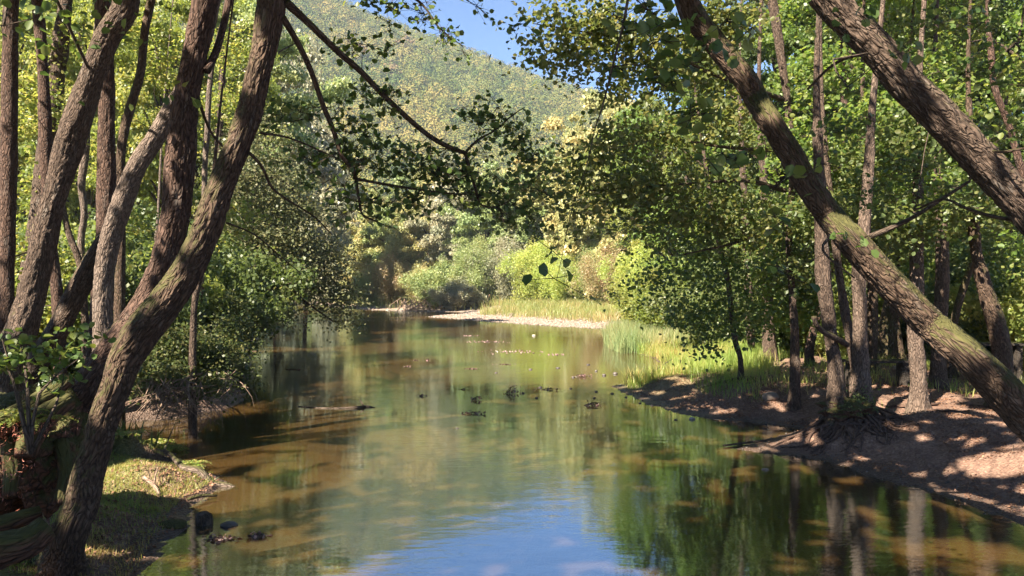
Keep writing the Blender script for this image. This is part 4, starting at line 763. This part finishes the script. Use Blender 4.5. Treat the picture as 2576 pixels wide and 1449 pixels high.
# deeper woods, one leafy mass each
def wood(name, label, pts, leaf, n, mat, seed):
    r = np.random.default_rng(seed); c = []
    for (x, y, h, R) in pts:
        z = Hs(x, y); k = 26; u = norm(r.normal(size=(k, 3)))*(r.uniform(.2, 1, k)**.4)[:, None]; c.append(np.array([x, y, z+h*.52])+u*[R, R, h*.5])
    c = np.vstack(c); per = int(n/len(c)); v = norm(r.normal(size=(len(c), per, 3)))*r.uniform(.3, 1.1, (len(c), per, 1))*1.5
    V, q, vv = leaf_arrays((c[:, None, :]+v).reshape(-1, 3), leaf, r, up=.8)
    tag(obj(name, mesh_from(name, V, q, attrs={'v': ('FACE', np.clip(vv*.5+np.repeat(r.uniform(0, .5, len(c)), per), 0, 1))}), mat), label, 'wood', kind='stuff')
r = np.random.default_rng(6)
wood('left_wood', 'dense sunlit foliage filling the depth of the left wood', [(-x, y, r.uniform(9, 14), 4) for x, y in zip(r.uniform(16, 60, 46), r.uniform(26, 70, 46)) if x > y*.5], .24, 130000, L_LEFT, 201)
wood('right_wood', 'dense foliage filling the depth of the right wood', [(x, y, r.uniform(9, 14), 4) for x, y in zip(r.uniform(8, 60, 60), r.uniform(32, 75, 60)) if x > y*.2+3], .22, 190000, L_RIGHT, 202)

# wooded hill
def hill_wood():
    r = np.random.default_rng(300); pts = []
    n = 8000; Y = r.uniform(128, 430, n); px = r.uniform(420, 1760, n); X = (px-CX)/F*Y
    Z = H(X, Y); Cc, sc = [], []
    keep = np.ones(n, bool)
    n = keep.sum(); hgt = r.uniform(3.5, 10, n); R = hgt*r.uniform(.3, .48, n)
    per = 150; i = np.repeat(np.arange(n), per); v = norm(r.normal(size=(n*per, 3))); v[:, 2] = np.abs(v[:, 2])*1.1-.25
    lum = 1+.35*(fbm(v*1.6+i[:, None]*1.7, 5, 2)-.5)*2
    p = np.c_[X, Y, Z+hgt*.45][i]+v*np.c_[R, R, hgt*.55][i]*lum[:, None]
    V, q, vv = leaf_arrays(p, .62, r, up=.2, nb=v, nk=3.5)
    vv = np.clip(.05*vv+.93*r.beta(.8, .8, n)[i]*.95+.25*(fbm(np.c_[X, Y][i]/30, 8, 2)-.5)*2, 0, 1)
    tag(obj('hill_wood', mesh_from('hill_wood', V, q, attrs={'v': ('FACE', vv)}), L_HILL), 'hazy wooded hillside rising behind the river', 'wood', kind='stuff')
    for k, (px, d, py) in enumerate([(1022, 330, 120), (908, 300, 150), (985, 290, 262)]):
        X = (px-CX)/F*d; bt('broadleaf_tree', ['small orange-red autumn tree high on the hill below the skyline', 'orange autumn tree on the hill left of the arching branch', 'reddish tree lower on the hill'][k], px, d, 'A0', L_RED, .8, .8)
hill_wood()

# ------------------------------------------------------------------ grass, reeds, litter
def blades(name, label, cat, xy, hgt, wd, mat, r, lean=.35, zoff=0, parent=None):
    n = len(xy); z = np.maximum(H(xy[:, 0], xy[:, 1]), -.25)+zoff; h = hgt*r.uniform(.45, 1.15, n); a = r.uniform(0, 6.28, n); b = r.uniform(0, 6.28, n); l = np.abs(r.normal(0, lean, n))*h
    B = np.c_[xy, z]; W = np.c_[np.cos(a), np.sin(a), np.zeros(n)]*(wd*r.uniform(.6, 1.3, n)/2)[:, None]; Ln = np.c_[np.cos(b), np.sin(b), np.zeros(n)]
    M = B+np.c_[np.zeros((n, 2)), h*.55]+Ln*(l*.3)[:, None]; T = B+np.c_[np.zeros((n, 2)), h]+Ln*l[:, None]
    V = np.stack([B-W, B+W, M+W*.8, M-W*.8, T+W*.12, T-W*.12], 1).reshape(-1, 3); o = (np.arange(n)*6)[:, None]
    q = np.concatenate([o+np.array([[0, 1, 2, 3]]), o+np.array([[3, 2, 4, 5]])], 1).reshape(-1, 4)
    pt = fbm(xy*1.3, 9, 2)
    return tag(obj(name, mesh_from(name, V, q, attrs={'v': ('FACE', np.repeat(np.clip(r.uniform(0, 1, n)*.5+(pt-.25)*.9, 0, 1), 2))}), mat), label, cat, kind='stuff')
def scatter(n, x0, x1, y0, y1, smin, smax, r, dens=None):
    p = np.c_[r.uniform(x0, x1, n), r.uniform(y0, y1, n)]; s = shore_dist(p[:, 0], p[:, 1]); k = (s > smin) & (s < smax)
    if dens is not None: k &= r.uniform(size=n) < dens(p)
    return p[k]
r = np.random.default_rng(400)
blades('reeds', 'clump of blue-green reeds standing in the shallow water', 'reeds', scatter(18000, 3.0, 6.4, 24.4, 34, -.55, 2.8, r, lambda p: .25+.9*fbm(p*1.5, 14, 2)), .72, .016, L_REED, r, .34)
blades('bank_grass', 'bright green grass on the bank in front of the reeds', 'grass', scatter(36000, 2.4, 9.0, 15.8, 26, .0, 6, r, lambda p: sm((.36-p[:, 0]/p[:, 1])/.06)), .36, .014, L_GRASS, r, .35)
blades('meadow_grass', 'tall yellow-green meadow grass behind the gravel spit', 'grass', scatter(110000, -8, 16, 36, 74, 3.0, 22, r, lambda p: .2+.8*fbm(p*.6, 15, 3)), .50, .030, L_DRY, r, .5)
blades('wood_grass', 'patchy grass on the ground under the right trees', 'grass', scatter(40000, 3.5, 13, 11.5, 22, .8, 12, r, lambda p: sm((fbm(p*.8, 61, 4)-.42)*6)*sm((p[:, 1]-11)/4)), .2, .010, L_GRASS, r, .5)
blades('shelf_grass', 'short sunny grass on the low left shelf', 'grass', scatter(60000, -6.0, -2.0, 5.4, 9.3, .12, 4, r, lambda p: .35+.65*sm((fbm(p*1.6, 62, 4)-.36)*6)), .048, .005, L_SHELF, r, .6)
blades('wood_floor_plants', 'low green ground plants on the floor of the left wood', 'ground plants', scatter(30000, -18, -3.5, 9.5, 24, .3, 14, r), .3, .03, L_DARK, r, .7)
blades('far_bank_grass', 'grass fringe along the far shore', 'grass', scatter(12000, -34, 0, 58, 112, 1.0, 5, r), .8, .05, L_DRY, r, .3)
def litter(name, label, xy, size, r, mat=L_LIT, z=.008):
    Z = H(xy[:, 0], xy[:, 1])+z+r.uniform(0, .012, len(xy)); return tag(obj(name, leaf_mesh(name, np.c_[xy, Z], size, r, up=2.4, asp=.6), mat), label, 'leaf litter', kind='stuff')
litter('leaf_litter', 'reddish brown fallen leaves strewn over the right bank', scatter(90000, 2.0, 10, 5, 16.5, .12, 9, r, lambda p: .9*sm((fbm(p*1.7, 3, 3)-.36)*4)), .032, r)
litter('leaf_litter', 'brown fallen leaves on the low left shelf', scatter(14000, -6, -2, 4.5, 9.3, .05, 4, r), .036, r)
tw_ = Tubes()
for p in scatter(420, 2.0, 9, 6, 16, .15, 7, r):
    a = r.uniform(0, 6.28); l = r.uniform(.08, .4); z0 = Hs(*p)+.012; e = p+np.array([math.cos(a), math.sin(a)])*l; m_ = (p+e)/2+r.normal(0, .02, 2); tw_.add([(*p, z0, .004), (*m_, Hs(*m_)+.02, .0035), (*e, Hs(*e)+.012, .002)], step=.1, seg=4)
for p in scatter(160, -5, -2, 4.5, 9, .1, 3, r):
    a = r.uniform(0, 6.28); l = r.uniform(.08, .3); e = p+np.array([math.cos(a), math.sin(a)])*l; tw_.add([(*p, Hs(*p)+.012, .004), (*e, Hs(*e)+.015, .002)], step=.1, seg=4)
tag(obj('fallen_twigs', tw_.mesh('fallen_twigs'), B_DRY), 'little dry twigs scattered over both near banks', 'twigs', kind='stuff')
# gravel pebbles on the spit
def pebbles(name, label, xy, size, r, mat):
    import bmesh
    bm = bmesh.new(); bmesh.ops.create_icosphere(bm, subdivisions=1, radius=1); bv = np.array([v.co[:] for v in bm.verts]); bf = np.array([[v.index for v in f.verts] for f in bm.faces]); bm.free()
    n = len(xy); s = size*r.uniform(.4, 1.5, (n, 1, 1)); sh = r.uniform(.6, 1.2, (n, 1, 3))*[1, 1, .55]
    V = bv[None]*s*sh+np.c_[xy, np.maximum(H(xy[:, 0], xy[:, 1]), -.02)][:, None, :]
    return tag(obj(name, mesh_from(name, V.reshape(-1, 3), None, (bf[None]+(np.arange(n)*len(bv))[:, None, None]).reshape(-1, 3), smooth=True, attrs={'v': ('FACE', np.repeat(r.uniform(0, 1, n), len(bf)))}), mat), label, 'gravel', kind='stuff')
def stonemat(name, stops, rough=.75):
    m, t, out = newmat(name); pos = coords(t); c = ramp(t, attr(t, 'v'), stops); c = mixc(t, math_(t, 'MULTIPLY', noise(t, pos, 30, 5, .7), .5), c, tuple(x*.6 for x in stops[0][1]))
    p = t.nodes.new('ShaderNodeBsdfPrincipled'); p.inputs['Roughness'].default_value = rough; t.links.new(c, p.inputs['Base Color']); t.links.new(bump(t, noise(t, pos, 45, 5, .7), .6, .01), p.inputs['Normal']); t.links.new(p.outputs[0], out.inputs[0]); return m
S_PALE = stonemat('pale_stone', [(0, (.17, .125, .095)), (.5, (.29, .22, .175)), (1, (.46, .39, .33))]); S_DARK = stonemat('wet_stone', [(0, (.05, .04, .034)), (.5, (.09, .072, .06)), (1, (.15, .125, .11))], .45)
pebbles('gravel_bar', 'pale pebbles along the edge of the gravel spit', scatter(30000, -8, 7, 33, 60, -.15, 4.2, r, lambda p: .4+.6*fbm(p*.8, 4, 2)), .05, r, S_PALE)
pebbles('far_gravel', 'pinkish pebbles along the far shore', scatter(9000, -40, 0, 56, 112, -.1, 1.3, r), .10, r, S_PALE)
pebbles('shore_pebbles', 'small dark pebbles at the muddy edge of the right bank', scatter(5000, 2, 6, 6, 17, -.25, .35, r), .014, r, S_DARK)

# ------------------------------------------------------------------ stones, dead wood and floating debris, one by one
def stone(name, label, px, py, w_, h_, mat, seed, z=0.0, cat='stone', group=None, dy=.8, onland=False):
    g = ground_pt(px, py) if onland else np.array([*W0(px, py), 0.0]); d = g[1]; ax = (w_*d/F/2, w_*d/F/2*dy, h_*d/F/2)
    V, Fc = lump((0, 0, 0), ax, seed, n=4, amp=.22, fr=1.3); me = mesh_from(name, V, None, Fc, smooth=True, attrs={'v': ('FACE', np.full(len(Fc), (seed*.37) % 1)), 'bk': ('POINT', V)})
    o = obj(name, me, mat); o.location = (g[0], g[1], g[2]+z+ax[2]*.3); return tag(o, label, cat, group)
stone('stone', 'pale oval stone lying on the shaded earth left of the root tangle', 1938, 1006, 44, 26, S_PALE, 1, onland=True)
stone('stone', 'small white stone at the right shoreline', 1741, 1055, 16, 9, S_PALE, 5)
stone('stone', 'pale stone just under the surface below the right bank tip', 1926, 1182, 26, 22, S_PALE, 3, z=-.05)
stone('stone', 'white block-like stone on the ground between root tangle and lone trunk', 2254, 930, 18, 12, S_PALE, 4, onland=True)
stone('stone', 'rough pale rock under the lower leaning trunk', 2415, 925, 44, 24, S_PALE, 2, onland=True)
stone('stone', 'smooth dark pebble in the water right of the wooden stub', 575, 1323, 44, 16, S_DARK, 6)
stone('stone', 'flat mossy slab half in the water below the left shelf', 432, 1330, 76, 30, B_MOUND, 7)
stone('stone', 'tiny pale stone alone in the sunny middle of the river', 1343, 845, 9, 6, S_PALE, 8)
stone('stone', 'grey stone with the dead branch at the right waterline tip', 1668, 962, 20, 12, S_DARK, 9)
stone('stone', 'dark rock at the left bank below the drooping tree', 664, 822, 22, 9, S_DARK, 10)
for i, (px, py, w_, h_) in enumerate([(1520, 945, 10, 7), (1548, 941, 12, 8), (1464, 946, 14, 7), (1442, 950, 8, 5), (1580, 948, 8, 5), (1500, 986, 8, 5), (1540, 991, 9, 5), (1495, 1002, 7, 5), (1610, 1015, 8, 4), (1640, 1021, 9, 4), (1575, 1000, 8, 4), (1350, 1002, 8, 5), (1316, 990, 8, 5),
                                      (1436, 978, 8, 4), (1360, 975, 9, 5), (1335, 930, 9, 4), (1248, 938, 8, 4), (1700, 1057, 9, 4), (1480, 918, 9, 4), (1404, 926, 12, 4), (1500, 934, 7, 5), (1562, 972, 12, 5), (1600, 976, 9, 4), (1150, 1078, 8, 3)]):
    stone('stone', 'little dark stone breaking the surface off the right shore', px, py, w_, h_, S_DARK, 20+i, group='little dark stones in the shallows')
def debris(name, label, px, py, w_, n, seed, cat='debris', group=None, hh=.03, wood_=True, leafm=L_FLOAT, lf=.04):
    r = np.random.default_rng(seed); x, y = W0(px, py); wm = w_*y/F/2; t_ = thing(name, label, cat, (x, y, 0), group)
    C = np.array([x, y, hh*.4])+r.normal(size=(n, 3))*[wm*.55, wm*.3, hh*.4]; C[:, 2] = np.abs(C[:, 2])*.7; obj('leaves', leaf_mesh('leaves', C, lf, r, up=1.2), leafm, t_)
    if wood_:
        tb = Tubes()
        for k in range(3):
            a = np.array([x+r.uniform(-wm, 0), y+r.normal(0, wm*.2), .0]); e = np.array([x+r.uniform(0, wm), y+r.normal(0, wm*.2), r.uniform(0, hh)]); tb.add([(*a, .007), (*((a+e)/2+[0, 0, hh*.4]), .006), (*e, .003)], step=.1, seg=5)
        obj('stick', tb.mesh('stick'), B_TWIG, t_)
for i, (lab, px, py, w_, n, hh) in enumerate([('tiny dark clump left of the pair in mid river', 1022, 923, 18, 14, .03), ('left one of two small dark clumps in mid river', 1045, 907, 16, 14, .03), ('reddish right one of two small dark clumps in mid river', 1076, 907, 14, 12, .05),
        ('dark clump between the log and the leafy sprig', 1060, 997, 20, 16, .05), ('pointed dark clump below the blue ripples', 1198, 1007, 26, 30, .09), ('flat raft of dark debris nearest below the pointed clump', 1190, 1041, 56, 40, .04),
        ('leafy sprig standing out of the water in mid river', 1287, 990, 40, 60, .16), ('low dark clump by the ring of roots', 1490, 1021, 50, 50, .07), ('dark tuft cluster in front of the reeds', 1465, 948, 44, 60, .07), ('long dark streak of leaves in mid river', 1185, 928, 44, 30, .02),
        ('thin dark streak right of mid river', 1270, 917, 40, 26, .02), ('dark drift of leaves before the bank tip', 1380, 980, 60, 40, .03), ('dark matted clump in the near water left of the blue reflection', 648, 1352, 44, 50, .05), ('brown raft of leaves between stub and matted clump', 555, 1356, 80, 60, .015),
        ('faint weed streak near the left bank', 740, 930, 50, 24, .02), ('small dark fleck right of the pointed clump', 1165, 980, 16, 10, .02)]):
    debris('debris_clump', lab, px, py, w_, n, 500+i, hh=hh)
pf = leafmat('pink_foam', (.09, .065, .055), (.15, .11, .095), (.24, .19, .17), trans=.2)
for i, (px, py, w_, n) in enumerate([(1185, 845, 40, 60), (1220, 860, 110, 160), (1290, 885, 160, 160), (1400, 892, 70, 50)]):
    debris('leaf_raft', ['pinkish patch of floating bits farthest out in the sunny water', 'long pinkish drift of floating bits in the sunny water', 'scattered pinkish drift nearest in the sunny water', 'pinkish bits right of the scattered drift'][i], px, py, w_, int(n*.6), 560+i, hh=.004, wood_=False, leafm=pf, lf=.06)
def log(name, label, pts, mat, seed, cat='branch', extra=(), seg=16):
    root = thing(name, label, cat, pts[0][:3]); tb = Tubes(); tb.add(pts, step=.04, seg=seg, rough=1.2, seed=seed)
    obj('stem', tb.mesh('stem'), mat, root)
    for e in extra:
        t2 = Tubes(); t2.add(e, step=.04, seg=8, rough=.6, seed=seed+1); obj('side_twig', t2.mesh('side_twig'), mat, root)
def wp(px, py, z, r_): x, y = W0(px, py); return (x, y, z, r_)
def gp(px, py, dz, r_): g = ground_pt(px, py); return (g[0], g[1], g[2]+dz, r_)
log('driftwood', 'long thin dark log floating level in the near left half of the river', [wp(750, 1023, .0, .010), wp(800, 1027, .0, .017), wp(850, 1028, .0, .019), wp(900, 1027, .012, .023), wp(922, 1024, .012, .022), wp(942, 1026, .0, .012)], B_TWIG, 3, 'log', [[wp(915, 1026, .03, .015), wp(905, 1022, .12, .008)]])
log('fallen_branch', 'pale fallen branch sloping from the left shelf into the water', [gp(412, 1148, .06, .016), gp(430, 1166, .05, .022), gp(460, 1188, .05, .03), gp(500, 1200, .06, .038), (*W0(528, 1224), .035, .04), (*W0(575, 1224), .0, .03), (*W0(600, 1224), -.05, .02)], B_PALE, 4, 'branch',
    [[gp(412, 1148, .06, .014), gp(430, 1130, .22, .008), gp(450, 1112, .38, .005)]])
log('fallen_branch', 'broken pale stick lying on the grass of the left shelf', [gp(360, 1215, .05, .02), gp(385, 1235, .05, .02), gp(400, 1255, .03, .016)], B_DRY, 5, 'branch', [[gp(385, 1235, .05, .012), gp(396, 1210, .14, .006)]])
log('fallen_branch', 'mossy stick at the tip of the left shelf', [gp(470, 1268, .03, .014), gp(505, 1262, .03, .018), (*W0(545, 1255), .03, .01)], B_MOSS, 6, 'branch')
log('fallen_branch', 'forked dead branch lying at the waterline below the reeds', [wp(1598, 966, .02, .02), wp(1640, 950, .12, .016), wp(1690, 928, .25, .010)], B_TWIG, 7, 'branch', [[wp(1630, 954, .1, .01), wp(1660, 960, .04, .006)], [wp(1655, 944, .15, .01), wp(1640, 925, .3, .005)]])
log('fallen_branch', 'thin dark branch stretching along the lower right shore', [wp(1820, 1125, .02, .012), wp(1950, 1112, .03, .014), wp(2060, 1120, .06, .012)], B_TWIG, 8, 'branch')
x, y = W0(512, 1318); st = thing('wooden_stub', 'dark rounded wooden stub standing in the water off the left shelf', 'post', (x, y, 0)); tb = Tubes(); tb.add([(x, y, -.45, .075), (x, y, .03, .072), (x+.005, y, .08, .062), (x+.01, y, .105, .035)], step=.02, seg=24, rough=.8, seed=9); obj('post', tb.mesh('post'), B_TWIG, st)
# two rough benches under the right trees
bw = barkmat('dark_weathered_board', (.05, .04, .032), (.10, .08, .065), .1)
def bench(label, px0, px1, py, d, seed):
    import bmesh
    a, b = P(px0, py, d), P(px1, py, d); z = Hs((a[0]+b[0])/2, d); t_ = thing('plank_bench', label, 'bench', ((a[0]+b[0])/2, d, z)); top = a[2]
    def box(nm, x0, x1, y0, y1, z0, z1):
        bm = bmesh.new(); bmesh.ops.create_cube(bm, size=1); bmesh.ops.scale(bm, vec=(x1-x0, y1-y0, z1-z0), verts=bm.verts); bmesh.ops.translate(bm, vec=((x0+x1)/2, (y0+y1)/2, (z0+z1)/2), verts=bm.verts)
        bmesh.ops.bevel(bm, geom=bm.edges[:], offset=.008, segments=2, affect='EDGES'); me = bpy.data.meshes.new(nm); bm.to_mesh(me); bm.free()
        me.attributes.new('bk', 'FLOAT_VECTOR', 'POINT').data.foreach_set('vector', np.array([v.co[:] for v in me.vertices], np.float32).ravel()); obj(nm, me, bw, t_)
    box('seat_board', a[0], b[0], d-.16, d+.16, top-.045, top)
    for f in (.12, .88):
        x_ = a[0]+(b[0]-a[0])*f; box('leg', x_-.06, x_+.06, d-.12, d+.12, z-.1, top-.045)
bench('dark plank bench between the root tangle and the lone trunk', 2122, 2292, 905, 13.2, 1)
bench('dark plank bench beside the S-curved trunk at the right edge', 2440, 2570, 862, 13.4, 2)
# ivy and fine roots on the root tangle
for i in range(1):
    g = np.array([(2135-CX)/F*D1, D1-.25, Hs((2135-CX)/F*D1, D1)]); t_ = thing('root_tangle', 'bare tangled roots with moss and ivy at the foot of the two stems', 'roots', g); rr = np.random.default_rng(600)
    for k in range(26):
        a = rr.uniform(-2.9, -.2); x0 = g[0]+rr.uniform(-.35, .45); l = [(x0, g[1]+.25, Hs(x0, g[1])+rr.uniform(.02, .16), rr.uniform(.012, .028))]; x, y = x0, g[1]+.2
        for j in range(5): a += rr.normal(0, .5); x += math.cos(a)*.16; y += math.sin(a)*.16; l.append((x, y, Hs(x, y)+.07*(1-j/4)*rr.uniform(.0, 1), .019*(1-j/5.5)+.003))
        t2 = Tubes(); t2.add(l, step=.04, seg=9, rough=.8, seed=k); obj('root', t2.mesh('root'), B_ROOT, t_)
    V, Fc = lump((g[0]+.02, g[1]+.25, g[2]+.08), (.36, .26, .15), 9, amp=.6, fr=3.2); obj('moss_mass', mesh_from('moss_mass', V, None, Fc, smooth=True, attrs={'bk': ('POINT', V)}), B_MOUND, t_)
    obj('ivy', leaf_mesh('ivy', np.array([g[0]+.08, g[1]+.1, g[2]+.20])+rr.normal(size=(260, 3))*[.12, .08, .09], .032, rr, shape='fold'), L_DARK, t_)

# ------------------------------------------------------------------ added veil of haze
def haze(x0, x1, y0, y1, z0, z1, dens):
    V = np.array([(x, y, z) for z in (z0, z1) for y in (y0, y1) for x in (x0, x1)], float)
    q = [(0, 2, 3, 1), (4, 5, 7, 6), (0, 1, 5, 4), (2, 6, 7, 3), (0, 4, 6, 2), (1, 3, 7, 5)]
    m, t, out = newmat('veil_haze'); v = t.nodes.new('ShaderNodeVolumePrincipled'); v.inputs['Color'].default_value = (.62, .80, 1, 1); v.inputs['Density'].default_value = dens; v.inputs['Anisotropy'].default_value = 0.0
    t.links.new(v.outputs[0], out.inputs['Volume'])
    tag(obj('haze', mesh_from('haze', V, q), m), 'thin added haze imitating lens glare and the fade towards the hill', 'haze', kind='stuff')
haze(-660, 662, -645, 662, -4, 186, .00038)  # volume added for the milky veil of lens glare over the distance
